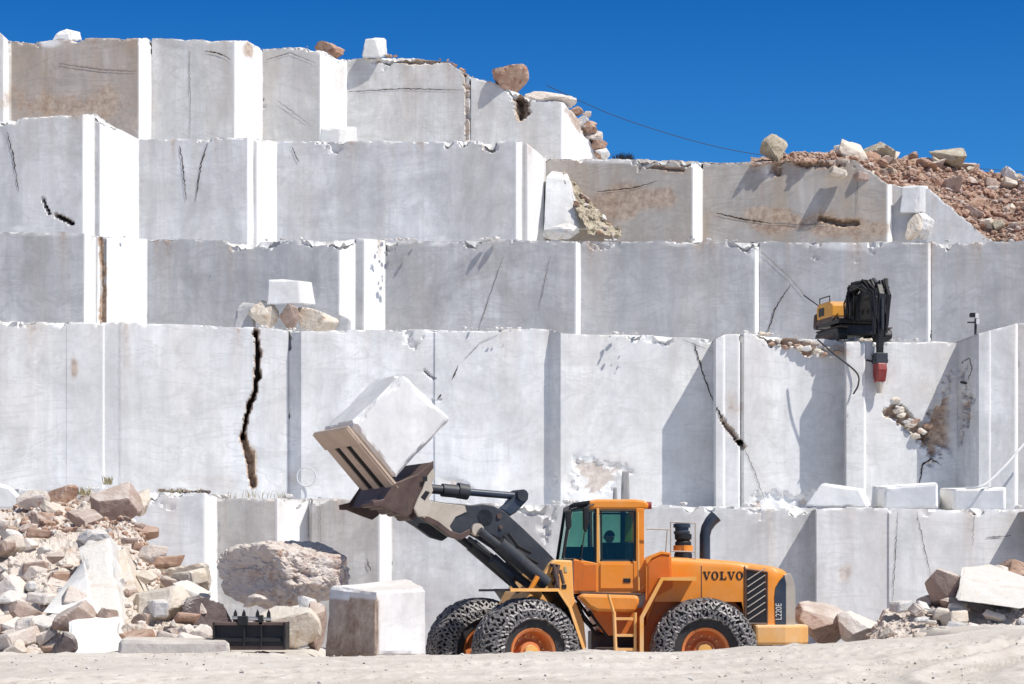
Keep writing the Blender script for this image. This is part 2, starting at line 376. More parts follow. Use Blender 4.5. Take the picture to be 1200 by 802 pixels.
# tier 5: lowest bench
top5 = [(-80, 572), (0, 572), (155, 577), (240, 578), (255, 584), (340, 584), (445, 587), (640, 590), (955, 596), (1200, 597), (1300, 599)]
tier('lowest pale grey sawn rock bench standing behind the wheel loader and boulders', 79, 83.2, top5, -.4,
     [([(-80, 79.3), (60, 79.2), (155, 79.2)], 't5c'), ([(155, 78.6), (240, 79.0), (255, 79.55)], 't5c'),
      ([(255, 79.55), (325, 79.2), (330, 79.5), (362, 80.1), (366, 79.6), (445, 79.3), (460, 79.8)], 't5b'),
      ([(460, 79.8), (640, 79.75), (800, 80.15), (927, 80.4), (957, 80.35)], 't5'),
      ([(955, 80.3), (957, 79.15), (1040, 79.45), (1042, 79.4), (1205, 80.3)], 't5c'), ([(1203, 80.3), (1205, 78.7), (1300, 79.2)], 't5')],
     [([(430, 655), (434, 670)], 1.2, .12, .9, 0), ([(1052, 600), (1050, 640), (1046, 705)], .9, .10, .6, 0), ([(1074, 600), (1083, 640), (1092, 680)], .9, .1, .6, 0),
      ([(1155, 630), (1185, 628)], 1.6, .08, .5, 0), ([(375, 588), (377, 720)], .7, .03, .25, 0), ([(1142, 600), (1140, 640)], .7, .03, .3, 0)],
     [(990, 672, 9, 16, 20, .55, 0), (985, 676, 6, 8, 0, .9, 2), (300, 640, 60, 60, 0, .18, 0), (345, 590, 24, 10, 20, .9, 2), (1120, 600, 30, 9, 10, .8, 2),
      (160, 640, 60, 70, 0, .0, 0), (220, 700, 40, 50, 0, .15, 0)])
# tier 4: the tall bright one
top4 = [(-60, 373), (0, 376), (140, 378), (300, 384), (353, 388), (500, 387), (645, 386), (660, 391), (760, 393), (838, 398), (850, 392), (872, 391), (905, 394), (990, 400), (1120, 401), (1122, 400), (1145, 391), (1190, 379), (1260, 377)]
zb4 = zat(597, 80)-.5
tier('tallest bright pale rock bench with diagonal shadows and one wide vertical crack', 90, 94.2, top4, zb4,
     [([(-60, 89.6), (78, 90.10)], 't4'),
      ([(78, 90.09), (121, 90.28), (123, 90.33), (139, 90.40), (141, 90.38), (220, 90.7), (338, 91.25)], 't4'),
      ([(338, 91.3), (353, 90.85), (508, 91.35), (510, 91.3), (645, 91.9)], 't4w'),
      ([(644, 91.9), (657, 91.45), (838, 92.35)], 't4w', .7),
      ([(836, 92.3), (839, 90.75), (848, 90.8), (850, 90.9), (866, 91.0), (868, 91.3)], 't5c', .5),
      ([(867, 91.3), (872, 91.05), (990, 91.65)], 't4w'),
      ([(989, 91.6), (992, 90.3), (1013, 90.4), (1015, 90.55), (1122, 91.3)], 't4', .8),
      ([(1120, 91.4), (1147, 89.6), (1160, 89.65), (1161, 89.7), (1190, 89.8), (1193, 91.5)], 't5', .5), ([(1192, 91.7), (1260, 91.9)], 't3')],  # end section in a darker blue-grey, its shadow put into the colour
     [([(300, 388), (303, 420), (302, 440), (299, 458), (291, 480), (284, 512)], 5.4, .6, .85, .8), ([(284, 512), (291, 530), (297, 568)], 8, .4, .25, 1.0),
      ([(813, 402), (822, 432), (834, 466), (848, 494)], 2.0, .25, .9, .3), ([(846, 490), (858, 508), (872, 524)], 5, .3, .55, .7), ([(872, 524), (884, 552), (897, 590)], 1.1, .06, .45, .2),
      ([(530, 444), (535, 434), (537, 428)], 2.2, .15, .7, 0), ([(497, 435), (508, 444)], 2.4, .12, .5, .1), ([(512, 468), (517, 462)], 2.0, .12, .6, 0), ([(545, 420), (562, 402), (585, 392)], .8, .05, .35, 0),
      ([(1078, 566), (1081, 544), (1092, 538), (1104, 546)], 2.2, .25, 1, 0), ([(1128, 424), (1136, 420), (1139, 432), (1134, 446)], 1.6, .1, .8, 0),
      ([(800, 398), (838, 414)], .9, .06, .3, .1)],
     [(87, 432, 7, 20, 0, .7, 0), (295, 545, 7, 30, 0, .9, 0), (692, 560, 34, 26, 0, .8, 2), (712, 548, 30, 18, -20, .35, 0), (858, 480, 14, 30, 0, .5, 0), (690, 565, 22, 12, 0, .25, 0),
      (935, 400, 40, 9, 8, .85, 0), (985, 410, 22, 10, 20, .6, 0), (600, 567, 90, 12, 0, .4, 2), (230, 566, 60, 12, 0, .3, 0), (345, 560, 9, 14, 0, .4, 0), (1028, 470, 5, 60, 0, .1, 0),
      (1105, 470, 40, 50, -20, .35, 0), (940, 585, 30, 10, 0, .5, 2)],
     [(1062, 492, 32, 13, 36, .35, .3), (1110, 490, 24, 58, 14, .32, .12), (694, 560, 40, 26, 0, .10, -1), (925, 588, 60, 12, 0, .15, -1), (500, 570, 60, 10, 0, .08, -1), (925, 402, 30, 6, 12, .25, .6), (945, 412, 8, 9, 0, .3, .8)], res=.07)
# tier 3
top3 = [(-60, 270), (0, 272), (98, 273), (118, 278), (172, 280), (300, 283), (398, 279), (415, 279), (452, 282), (505, 283), (600, 281), (680, 283), (880, 283), (1090, 284), (1260, 284)]
zb3 = zat(390, 91)-.5
tier('middle blue grey sawn rock bench the excavator and boulders stand against', 100, 104.5, top3, zb3,
     [([(-60, 101.2), (99, 100.2), (113, 100.75)], 't3'), ([(112, 100.95), (118, 101.15), (126, 101.2)], 't3', 1.2), ([(125, 101.1), (173, 102.9)], 't3', .6),
      ([(173, 102.95), (290, 101.9), (398, 101.2), (417, 102.0)], 't3'), ([(417, 102.0), (427, 101.95), (452, 102.9)], 't3', .4),
      ([(452, 102.9), (560, 102.1), (675, 101.3), (681, 101.6)], 't3'), ([(681, 101.6), (885, 100.3), (890, 100.55)], 't3'),
      ([(890, 100.5), (1088, 99.2), (1092, 99.4)], 't3'), ([(1092, 99.35), (1260, 98.4)], 't3')],
     [([(900, 390), (908, 362), (918, 346), (926, 334)], 1.6, .15, .8, .1), ([(880, 288), (900, 302), (925, 325), (948, 352)], 1.0, .08, .35, .1), ([(560, 388), (590, 300)], 1.2, .03, .22, 0),
      ([(632, 360), (645, 300)], 1.0, .03, .15, 0), ([(118, 280), (121, 330), (120, 385)], 4, .1, .12, 1.0)],
     [(60, 274, 50, 5, 0, .6, 2), (512, 286, 22, 5, 0, 1, 2), (788, 285, 26, 6, 0, .9, 2), (885, 296, 8, 18, -25, .9, 2), (1000, 288, 60, 6, 0, .7, 2), (410, 276, 12, 8, 0, .8, 2)])
# tier 2
top2 = [(-60, 143), (97, 134), (112, 134), (118, 139), (163, 164), (290, 161), (325, 166), (603, 165), (618, 168), (637, 184), (665, 186), (812, 187), (824, 190), (870, 190), (905, 188), (1000, 187), (1020, 200), (1040, 215), (1090, 222), (1120, 248), (1158, 280), (1260, 284)]
zb2 = zat(284, 101)-.5
tier('second highest grey rock bench with brown stained panels and bright angled ends', 109, 113.5, top2, zb2,
     [([(-60, 109.7), (97, 108.6), (111, 109.2)], 't2'), ([(111, 109.3), (117, 109.2), (163, 111.3)], 't2', .6), ([(163, 111.35), (290, 110.4), (297, 110.8)], 't2'), ([(297, 110.85), (301, 110.8), (325, 111.9)], 't2', .5),
      ([(325, 111.9), (460, 110.9), (605, 109.8), (612, 110.2)], 't2'), ([(612, 110.4), (618, 110.35), (637, 111.3), (640, 112.6)], 't2', .5),
      ([(638, 112.3), (665, 112.3), (812, 111.2), (824, 111.8)], 't2b'), ([(824, 111.8), (1040, 110.4), (1046, 110.75)], 't2b'), ([(1046, 110.8), (1085, 110.7), (1160, 110.3), (1260, 109.8)], 't2', 1.2)],
     [([(211, 172), (214, 195), (218, 235)], 1.6, .2, .9, 0), ([(243, 168), (236, 190), (229, 236)], 1.8, .2, .9, 0), ([(8, 155), (16, 185), (22, 225)], 1.5, .08, .7, 0), ([(50, 233), (58, 250)], 2.8, .3, 1, .2),
      ([(66, 252), (86, 262)], 4.0, .35, 1, .6), ([(342, 173), (350, 190)], 1.4, .1, .8, 0), ([(840, 250), (870, 257), (905, 262)], 2.2, .2, .7, .8), ([(905, 262), (945, 264), (975, 262)], 1.8, .15, .4, .7),
      ([(962, 256), (985, 262), (1003, 261)], 6.5, .45, .35, 1), ([(700, 225), (745, 220), (770, 212)], 1.5, .12, .6, .4), ([(1004, 196), (1005, 250)], .9, .05, .4, 0), ([(758, 195), (800, 200)], 3, .2, .5, .8)],
     [(940, 262, 120, 22, 3, .75, 0), (985, 262, 34, 13, 5, .9, 0), (740, 235, 80, 28, -8, .7, 0), (900, 200, 40, 14, 0, .5, 0), (785, 200, 30, 8, 0, .6, 0), (900, 196, 16, 14, 0, .9, 2), (960, 195, 60, 8, 5, .7, 0), (55, 200, 60, 50, 0, .0, 0), (22, 268, 20, 6, 0, .8, 2), (720, 188, 60, 4, 0, .8, 2)],
     [(910, 200, 8, 14, -15, .3, .3), (960, 192, 40, 6, 4, .25, .5)])
# tier 1
top1 = [(-60, 38), (0, 38), (10, 48), (30, 50), (100, 45), (163, 44), (178, 45), (240, 47), (290, 48), (309, 58), (350, 54), (375, 58), (395, 68), (407, 69), (480, 67), (525, 72), (546, 88), (552, 91), (575, 96), (600, 106), (625, 116), (660, 120), (672, 132), (690, 152), (706, 184)]
zb1 = zat(187, 111)-.5
tier('highest weathered rock bench with a broken rim under the blue sky', 117, 121.5, top1, zb1,
     [([(-60, 117), (4, 116.9), (11, 117.3)], 't1', .8), ([(12, 117.8), (163, 117), (178, 117.9)], 't1b'), ([(178, 117.9), (275, 117.2), (308, 119)], 't1'), ([(308, 119), (375, 118.4), (407, 120.1)], 't1'),
      ([(407, 120.1), (548, 119.2), (552, 119.4)], 't1'), ([(552, 119.3), (658, 118.9), (706, 121.1)], 't1')],
     [([(407, 108), (470, 104), (545, 106)], 1.2, .1, .6, .2), ([(546, 76), (549, 110), (548, 164)], 3, .4, .5, .8), ([(240, 60), (258, 63), (270, 70)], 1.6, .12, .6, .2), ([(312, 70), (340, 62), (370, 74)], 1.2, .08, .4, .3),
      ([(325, 118), (365, 148)], .8, .04, .4, .2), ([(222, 60), (223, 160)], .9, .04, .3, 0), ([(70, 75), (120, 82), (160, 84)], 2, .05, .25, .3), ([(605, 112), (612, 140)], 4, .4, .6, 1)],
     [(90, 125, 110, 36, 0, .6, 0), (120, 80, 60, 10, 5, .4, 0), (609, 125, 9, 22, 10, 1, 0), (345, 100, 40, 50, 30, .18, 0), (60, 50, 14, 8, 0, .9, 2), (290, 58, 10, 14, 0, .8, 0), (672, 140, 8, 26, -30, .8, 0), (150, 140, 30, 10, 30, .3, 0),
      (398, 95, 8, 30, 10, .4, 0)],
     [(612, 122, 9, 18, 0, .4, .5), (480, 72, 50, 4, 0, .2, .3), (692, 160, 5, 26, -28, .3, .4)])
# ------------------------------------------------------------------ ground
CR = [(-900, 762), (0, 771), (120, 770), (250, 768), (400, 770), (545, 768), (620, 764), (700, 763), (750, 764), (790, 764), (830, 762), (880, 757), (950, 757), (1030, 750), (1120, 746), (1200, 739), (2200, 730)]
def ground_z(x, y):
    px = 600+x/38*F
    yc = np.interp(px, [c[0] for c in CR], [c[1] for c in CR])
    zc = EYE-(yc-HZ)/F*38
    t = np.clip((38-y)/12, 0, 1); pyy = yc+(814-yc)*t
    zn = EYE-(pyy-HZ)/F*np.clip(y, 26, 38)
    z = np.where(y <= 38, zn, zc)
    pit = sstep(-3.6, -2.4, x)*sstep(7.6, 6.4, x)
    drop = pit*sstep(38.4, 41.4, y)+(1-pit)*sstep(45, 58, y)
    z = z*(1-drop)
    return z
def axis(a, b, step, far, g=1.35):
    c = list(np.arange(a, b+1e-6, step)); s = step; lo = [a]; hi = [b]
    while hi[-1] < far: s *= g; hi.append(hi[-1]+s)
    s = step
    while lo[-1] > -far: s *= g; lo.append(lo[-1]-s)
    return np.array(lo[1:][::-1]+c+hi[1:])
gx = axis(-11, 13, .065, 1500); gy = axis(25, 43, .07, 1500)
X, Y = np.meshgrid(gx, gy, indexing='ij')
Z = ground_z(X, Y)
near = np.exp(-np.clip(np.abs(Y-33)-14, 0, 99)/8)*np.exp(-np.clip(np.abs(X)-16, 0, 99)/10)
P3 = np.stack([X, Y, X*0], -1)
Z += near*((fbm(P3*.55, 4, 2)-.5)*.09+(fbm(P3*np.array([2.2, 1.6, 1]), 4, 5)-.5)*.020+(fbm(P3*9, 3, 8)-.5)*.010)
clod = np.clip(fbm(P3*3.3, 3, 15)-.64, 0, 1)*near; Z += clod*.2
# ruts: curved tracks with lug marks sweeping away on the open side
for cx, cy, R, w in ((14.6, 28.0, 7.0, .34), (14.6, 28.0, 7.9, .34), (14.6, 28.0, 9.2, .34), (14.6, 28.0, 10.3, .34), (-3.0, 44.0, 13.5, .3), (6.0, 22.0, 13.0, .28), (6.0, 22.0, 14.6, .28)):
    r = np.hypot(X-cx, Y-cy); a = np.arctan2(Y-cy, X-cx); d = r-R
    k = np.exp(-(d/w)**2)*near
    Z += -k*.07+np.exp(-((np.abs(d)-w*1.6)/.12)**2)*.03*near + k*.06*(np.sin(a*R*2*PI/.26+d*9) > 0)
g = mesh_obj('ground', np.stack([X, Y, Z], -1).reshape(-1, 3), grid_faces(len(gx), len(gy)), M['sand'], None, None, True); tag(g, kind='structure')

# ------------------------------------------------------------------ rocks
def ico(sub):
    bm = bmesh.new(); bmesh.ops.create_icosphere(bm, subdivisions=sub, radius=1)
    v = np.array([x.co[:] for x in bm.verts]); f = [[q.index for q in p.verts] for p in bm.faces]; bm.free(); return v, f
ICO = {k: ico(k) for k in (2, 3, 4, 5, 6)}
def rock_shape(seed, dims, planes=16, rough=.06, sub=4, freq=2.2, lo=.42, hi=.78, rot=0, crag=0):
    planes = max(planes, 13)
    rs = np.random.RandomState(seed); v, f = ICO[sub]; n = rs.normal(size=(planes, 3)); n /= np.linalg.norm(n, axis=1)[:, None]; d = rs.uniform(lo, hi, planes)
    dot = v@n.T; r = np.where(dot > .02, d/np.maximum(dot, .02), 9).min(1); r = np.minimum(r, 1.15)
    p = v*r[:, None]
    if rot:
        c, s = math.cos(rot), math.sin(rot); p = p@np.array([[c, 0, -s], [0, 1, 0], [s, 0, c]])
    a, b = p.min(0), p.max(0); p = (p-(a+b)/2)/(b-a)*np.array(dims)
    gm = float(np.prod(dims))**(1/3)/2; q = p/gm
    p = p+v*((fbm(q*freq+seed*7.7, 5, seed % 97, .6)-.5)*rough*2*gm)[:, None]
    if crag: p = p-v*(np.clip(np.abs(fbm(q*4.0+seed, 4, 3)-.5)*-9+.6, 0, 1)*crag*gm)[:, None]-v*(np.clip(fbm(q*7.0+seed, 3, 4)-.58, 0, 1)*crag*gm*4)[:, None]
    return p, f
def rock_px(x0, y0, x1, y1, D, depth, mat, label=None, seed=1, name='boulder', cat='boulder', group=None, **k):
    w, h = (x1-x0)/F*D, (y1-y0)/F*D
    p, f = rock_shape(seed, (w, depth, h), **k)
    o = mesh_obj(name, p, f, M[mat], None, None, False, tuple(W((x0+x1)/2, (y0+y1)/2, D+depth*.3)))
    return tag(o, label, cat, group)
def hexa(name, c8, mat, res=.08, chip=.5, seed=0, rough=.02, parent=None, dirtf=None, fr=.0, origin=None, twist=0):
    """c8: front-left, front-right, back-right, back-left of the base, then of the top"""
    c = np.array(c8, float)
    def tri(u, v, w):
        u, v, w = u[..., None], v[..., None], w[..., None]
        return ((c[0]*(1-u)*(1-v)+c[1]*u*(1-v)+c[2]*u*v+c[3]*(1-u)*v)*(1-w)+(c[4]*(1-u)*(1-v)+c[5]*u*(1-v)+c[6]*u*v+c[7]*(1-u)*v)*w)
    L = [np.linalg.norm(c[1]-c[0]), np.linalg.norm(c[3]-c[0]), np.linalg.norm(c[4]-c[0])]
    n = [max(3, int(l/res)) for l in L]; idx = {}; U = []; Fc = []
    def vid(i, j, k):
        key = (i, j, k)
        if key not in idx: idx[key] = len(U); U.append(key)
        return idx[key]
    for ax in range(3):
        a, b = [q for q in range(3) if q != ax]
        for s in (0, n[ax]):
            for i in range(n[a]):
                for j in range(n[b]):
                    q = []
                    for di, dj in ((0, 0), (1, 0), (1, 1), (0, 1)):
                        t = [0, 0, 0]; t[ax] = s; t[a] = i+di; t[b] = j+dj; q.append(vid(*t))
                    flip = (s == 0) != (ax == 1)
                    Fc.append(q[::-1] if flip else q)
    U = np.array(U, float)/np.array(n); p = tri(U[:, 0], U[:, 1], U[:, 2])
    e = np.stack([np.minimum(U[:, a], 1-U[:, a])*L[a] for a in range(3)], 1); es = np.sort(e, 1)[:, 1]
    cen = c.mean(0); r = np.clip(fbm(p*1.6+seed*3, 4, seed)-.42, 0, 1)*chip+.02
    push = np.clip(r-es, 0, 9); dirn = cen-p; dirn /= np.linalg.norm(dirn, axis=1)[:, None]
    p2 = p+dirn*push[:, None]*.9+dirn*((fbm(p*2.0+seed, 4, seed+5)-.5)*rough*2)[:, None]
    nvt = len(p2); at = {'dirt_shade': np.zeros(nvt), 'dark': np.zeros(nvt), 'fresh_lit': np.full(nvt, fr)}
    at['dirt_shade'] = np.clip(push*4, 0, .6)*(fbm(p*2, 3, 8) > .55)
    if dirtf is not None: at['dirt_shade'] = np.maximum(at['dirt_shade'], dirtf(U, p))
    o = p2.mean(0) if origin is None else np.array(origin)
    return mesh_obj(name, p2-o, Fc, mat, parent, at, False, tuple(o))
def slab_px(front4, D, back4, Db, mat, label, cat='block', name='marble_block', **k):
    """front4: bottom-left, bottom-right, top-right, top-left in photo pixels; D: depth or 4 depths"""
    Ds = D if isinstance(D, (list, tuple)) else [D]*4; Bs = Db if isinstance(Db, (list, tuple)) else [Db]*4
    f = [W(*front4[i], Ds[i]) for i in range(4)]; b = [W(*back4[i], Bs[i]) for i in range(4)]
    o = hexa(name, [f[0], f[1], b[1], b[0], f[3], f[2], b[2], b[3]], mat, **k)
    return tag(o, label, cat, kind='thing')

# slopes of loose debris
def slope_sheet(name, cols, rows=90, nx=220, amp=.5, mat='gravel', kind='stuff', label=None, seed=0, back=4, fine=1.0):
    """cols: (px, y_low, D_low, y_high, D_high, belly)"""
    c = np.array(cols, float); px = np.linspace(c[0, 0], c[-1, 0], nx)
    g_ = [np.interp(px, c[:, 0], c[:, i]) for i in range(1, 6)]
    t = np.linspace(0, 1, rows)[None, :]
    z0 = EYE+(HZ-g_[0])/F*g_[1]; z1 = EYE+(HZ-g_[2])/F*g_[3]
    D = g_[1][:, None]+(g_[3]-g_[1])[:, None]*t
    z = z0[:, None]+(z1-z0)[:, None]*(t+g_[4][:, None]*np.sin(t*PI)); 
    D = np.concatenate([D, g_[3][:, None]+np.array([[back*.5, back]])], 1); z = np.concatenate([z, z1[:, None]-np.array([[back*.3, back*1.0]])], 1)
    x = (px[:, None]-600)/F*D; P = np.stack([x, D, z], -1)
    P[..., 2] += (fbm(P*.8, 4, seed)-.5)*amp+(fbm(P*3.5, 4, seed+9, .65)-.5)*amp*.55*fine+(fbm(P*11, 3, seed+3)-.5)*amp*.16*fine
    P[..., 1] += (fbm(P*2.1, 4, seed+4)-.5)*amp
    o = mesh_obj(name, P.reshape(-1, 3), grid_faces(P.shape[0], P.shape[1]), M[mat]); tag(o, label, 'rubble', kind=kind)
    return o, P
def on_sheet(P, rs, lo=0, hi=1, a=0, b=1):
    i = int(rs.uniform(a, b)*(P.shape[0]-1)); j = int(rs.uniform(lo, hi)*(P.shape[1]-4)); return P[i, j]
def rock_lib(name, mats, n=7, sub=3, seed=100, rough=.08):
    L = []
    for i in range(n):
        p, f = rock_shape(seed+i, (1, random.uniform(.6, 1), random.uniform(.45, .85)), 14, rough, sub, 2.5, .32, .72)
        me = bpy.data.meshes.new(name); me.from_pydata(p.tolist(), [], f); me.materials.append(M[mats[i % len(mats)]]); L.append(me)
    return L
def strew(P, lib, n, smin, smax, label, group, rs, name='rubble_rock', sink=.15, cat='rock', **k):
    for i in range(n):
        q = on_sheet(P, rs, **k); s = smin+(smax-smin)*rs.uniform()**2.2
        o = bpy.data.objects.new(name, lib[rs.randint(len(lib))]); COL.objects.link(o)
        o.location = (q[0], q[1], q[2]+s*sink); o.scale = (s*rs.uniform(.8, 1.3), s*rs.uniform(.8, 1.2), s*rs.uniform(.7, 1.2)); o.rotation_euler = (rs.uniform(-.6, .6), rs.uniform(-.6, .6), rs.uniform(0, 6.28))
        tag(o, label, cat, group)
def crumbs(name, P, n, smin, smax, mat, label, rs, parent=None, a=0, b=1, lo=0, hi=1, flat=None):
    v0, f0 = ICO[2]; v0 = v0[:]; V = []; Fc = []
    # small angular stones: a handful of cut shapes, tiny faces
    shapes = []
    for i in range(6):
        bm = bmesh.new(); bmesh.ops.create_icosphere(bm, subdivisions=1, radius=1)
        v = np.array([x.co[:] for x in bm.verts]); ff = [[q.index for q in p.verts] for p in bm.faces]; bm.free()
        v = v*rs.uniform(.55, 1.1, size=(len(v), 1))*np.array([1, rs.uniform(.6, 1), rs.uniform(.45, .8)]); shapes.append((v, ff))
    off = 0
    for i in range(n):
        q = flat(rs) if flat else on_sheet(P, rs, lo, hi, a, b); v, ff = shapes[rs.randint(6)]; s = (smin+(smax-smin)*rs.uniform()**3)/2
        th = rs.uniform(0, 6.28); c, sn = math.cos(th), math.sin(th)
        w = v@np.array([[c, -sn, 0], [sn, c, 0], [0, 0, 1]])*s+np.array([q[0], q[1], q[2]+s*.3])
        V.append(w); Fc += [[j+off for j in t] for t in ff]; off += len(v)
    o = mesh_obj(name, np.concatenate(V), Fc, M[mat]); return tag(o, label, 'rubble', kind='stuff')

rs = np.random.RandomState(3)
M['gravel_block'] = rock_mat('rock_cream_pink', (.76, .66, .58), (.84, .78, .71), (.62, .47, .37), 1.8, .5)
lib_red = rock_lib('rubble_rock', ['rock_red', 'rock_face', 'rock_red', 'rock_tan', 'rock_face'], 10, 3, 200)
lib_pale = rock_lib('rubble_rock', ['rock_white', 'rock_tan', 'rock_pink', 'rock_pink', 'rock_white'], 10, 3, 300)

# heap on the skyline
o, PR = slope_sheet('rubble', [(880, 190, 111, 186, 114, 0), (930, 188, 110.9, 184, 114.5, 0), (985, 190, 110.9, 181, 115, .05), (1020, 204, 110.9, 184, 116, .1), (1045, 222, 111.1, 186, 116.5, .12), (1090, 228, 110.9, 190, 117, .12), (1125, 255, 110.6, 194, 117, .12), (1158, 284, 110.4, 202, 117, .1), (1205, 287, 109.2, 212, 117, .1), (1290, 288, 108.5, 228, 117, .1)],
                   100, 260, .55, 'gravel_red', label='reddish broken rubble slope spilling over the highest grey bench', seed=12)
strew(PR, lib_red, 125, .3, 1.5, 'angular reddish brown rock lying in the rubble slope on the skyline', 'rocks in the skyline rubble slope', rs, a=.27, b=1, lo=.0, hi=1)
strew(PR, lib_red, 12, .2, .7, 'angular reddish brown rock lying in the rubble slope on the skyline', 'rocks in the skyline rubble slope', rs, a=.08, b=.45, lo=.3, hi=1)
crumbs('gravel', PR, 3200, .08, .55, 'rock_red', 'reddish gravel between the rocks of the skyline slope', rs, a=.1)
crumbs('gravel', PR, 1200, .08, .45, 'rock_face', 'tan gravel between the rocks of the skyline slope', rs, a=.15)

B = rock_px
B(890, 157, 923, 191, 111.6, 1.2, 'rock_olive', 'lone upright tan boulder standing on the rim of the highest grey bench', 41, sub=4, planes=12, rough=.1)
B(1003, 165, 1050, 196, 113.5, 1.6, 'rock_olive', 'wide craggy tan boulder with a pale top at the head of the rubble slope', 42, sub=4, rough=.13)
B(976, 169, 1006, 182, 114.5, 1.0, 'rock_white', 'small white boulder beside the wide craggy tan boulder on the skyline', 43, sub=3)
B(1086, 174, 1130, 196, 115, 1.6, 'rock_olive', 'blocky grey boulder with a dark side on the crest of the rubble slope', 44, sub=4, planes=9)
B(1172, 195, 1190, 212, 116, .9, 'rock_white', 'little pale boulder at the lower end of the skyline crest', 45, sub=3)
B(576, 76, 620, 110, 118.9, 1.6, 'rock_red', 'pointed reddish brown boulder perched on the broken rim against the sky', 57, sub=4, planes=9, lo=.35, hi=.8, rough=.07)
B(612, 106, 676, 128, 119.2, 1.6, 'rock_pink', 'flat pinkish boulder lying on the descending rim of the highest bench', 47, sub=4, rough=.12)
B(368, 50, 404, 72, 119.9, 1.4, 'rock_red', 'low brown rock on the rim next to the squared block', 48, sub=4, rough=.15)
slab_px([(423, 68), (446, 68), (440, 45), (428, 46)], 119.5, [(430, 68), (455, 67), (454, 45), (440, 44)], 120.5, M['t1'], 'small squared stone block sitting on the highest rim against the sky', res=.07, chip=.5, seed=4)
slab_px([(60, 49), (84, 48), (82, 36), (66, 38)], 118.2, [(70, 49), (97, 48), (95, 38), (78, 34)], 119.6, M['white'], 'small white wedge of stone on the highest rim at the far end', res=.07, chip=.4, seed=5, fr=.8)
slab_px([(374, 170), (398, 170), (399, 150), (376, 150)], 115, [(392, 170), (419, 170), (419, 149), (400, 148)], 117, M['t1'], 'small pale block at the foot of the highest bench', res=.07, chip=.3, seed=6, fr=.3)
# broken corner of the highest bench
rsb = np.random.RandomState(8)
for i, (x, y, s) in enumerate([(676, 130, 11), (683, 142, 12), (690, 150, 14), (696, 160, 15), (702, 170, 14), (706, 180, 13), (694, 146, 8), (688, 134, 7), (700, 182, 10), (666, 122, 9)]):
    B(x-s*.7, y-s*.5, x+s*.7, y+s*.5, 120.2+i*.05, .7, ['rock_red', 'rock_white', 'rock_red', 'rock_pink'][i % 4], 'broken rock lodged down the crumbling end of the highest bench', 60+i, name='rubble_rock', cat='rock', group='rocks on the crumbling end of the highest bench', sub=3)
# wedge and debris in the recess
slab_px([(637, 272), (679, 270), (668, 212), (640, 206)], [110.6, 110.9, 111.4, 111.2], [(642, 272), (700, 268), (664, 202), (646, 200)], 112.4, M['t2'], 'leaning pale stone wedge standing in the recess between two bench ends', res=.08, chip=.35, seed=9, name='leaning_slab', cat='slab')
o, PQ = slope_sheet('rubble', [(660, 206, 111.6, 200, 112.2, 0), (672, 240, 111.0, 206, 112.2, 0), (690, 270, 110.4, 236, 112.2, 0), (712, 276, 110.2, 258, 112.2, 0), (728, 279, 110.1, 275, 112.2, 0)], 70, 90, .8, 'rock_olive', label='small tan rubble spilling down beside the leaning stone wedge', seed=31, back=1)
strew(PQ, lib_red+lib_pale, 14, .25, .9, 'small tan rock in the spill beside the leaning wedge', 'rocks beside the leaning wedge', rs)
B(636, 262, 680, 281, 109.8, .9, 'rock_white', 'low white rock at the foot of the leaning stone wedge', 71, sub=3, rough=.12)
# narrow stump
slab_px([(1054, 250), (1074, 250), (1078, 218), (1056, 219)], 110.3, [(1060, 250), (1090, 250), (1088, 218), (1066, 217)], 110.9, M['t2'], 'narrow squared stone stump at the edge of the rubble slope', res=.06, chip=.3, seed=10, fr=.2)
B(1060, 250, 1080, 282, 110.1, .7, 'rock_tan', 'tall thin crumbly tan rock under the squared stump', 72, sub=4, rough=.15)
B(1072, 250, 1094, 281, 110.4, .7, 'rock_white', 'tall thin whitish rock under the squared stump', 73, sub=4, rough=.15)

# stones on the ledge before the middle bench
slab_px([(312, 357), (352, 357), (350, 329), (314, 328)], 97, [(330, 356), (370, 357), (366, 331), (330, 327)], 98.8, M['white'], 'squared white block resting on top of two tan boulders', res=.06, chip=.25, seed=11, fr=.4)
B(291, 353, 328, 390, 97.2, 1.3, 'rock_tan', 'rounded tan boulder under the squared white block', 74, sub=4, rough=.08)
slab_px([(273, 388), (297, 388), (297, 356), (276, 362)], 97.4, [(283, 388), (300, 388), (300, 356), (284, 354)], 98.6, M['t3'], 'grey angular slab with a flat shaded face beside the tan boulders', res=.06, chip=.3, seed=12, name='grey_slab', cat='slab')
B(327, 356, 352, 390, 97.0, 1.1, 'rock_face', 'brown shaded boulder between the two tan ones on the ledge', 75, sub=4, planes=8)
B(346, 359, 398, 390, 97.0, 1.4, 'rock_tan', 'broad pale tan boulder at the end of the ledge pile', 76, sub=4, rough=.06)
slab_px([(396, 389), (408, 389), (409, 374), (396, 368)], 97.4, [(402, 389), (412, 389), (412, 376), (404, 370)], 98, M['t3'], 'small grey stone chip at the end of the ledge pile', res=.06, chip=.2, seed=13, name='stone_chip', cat='rock')

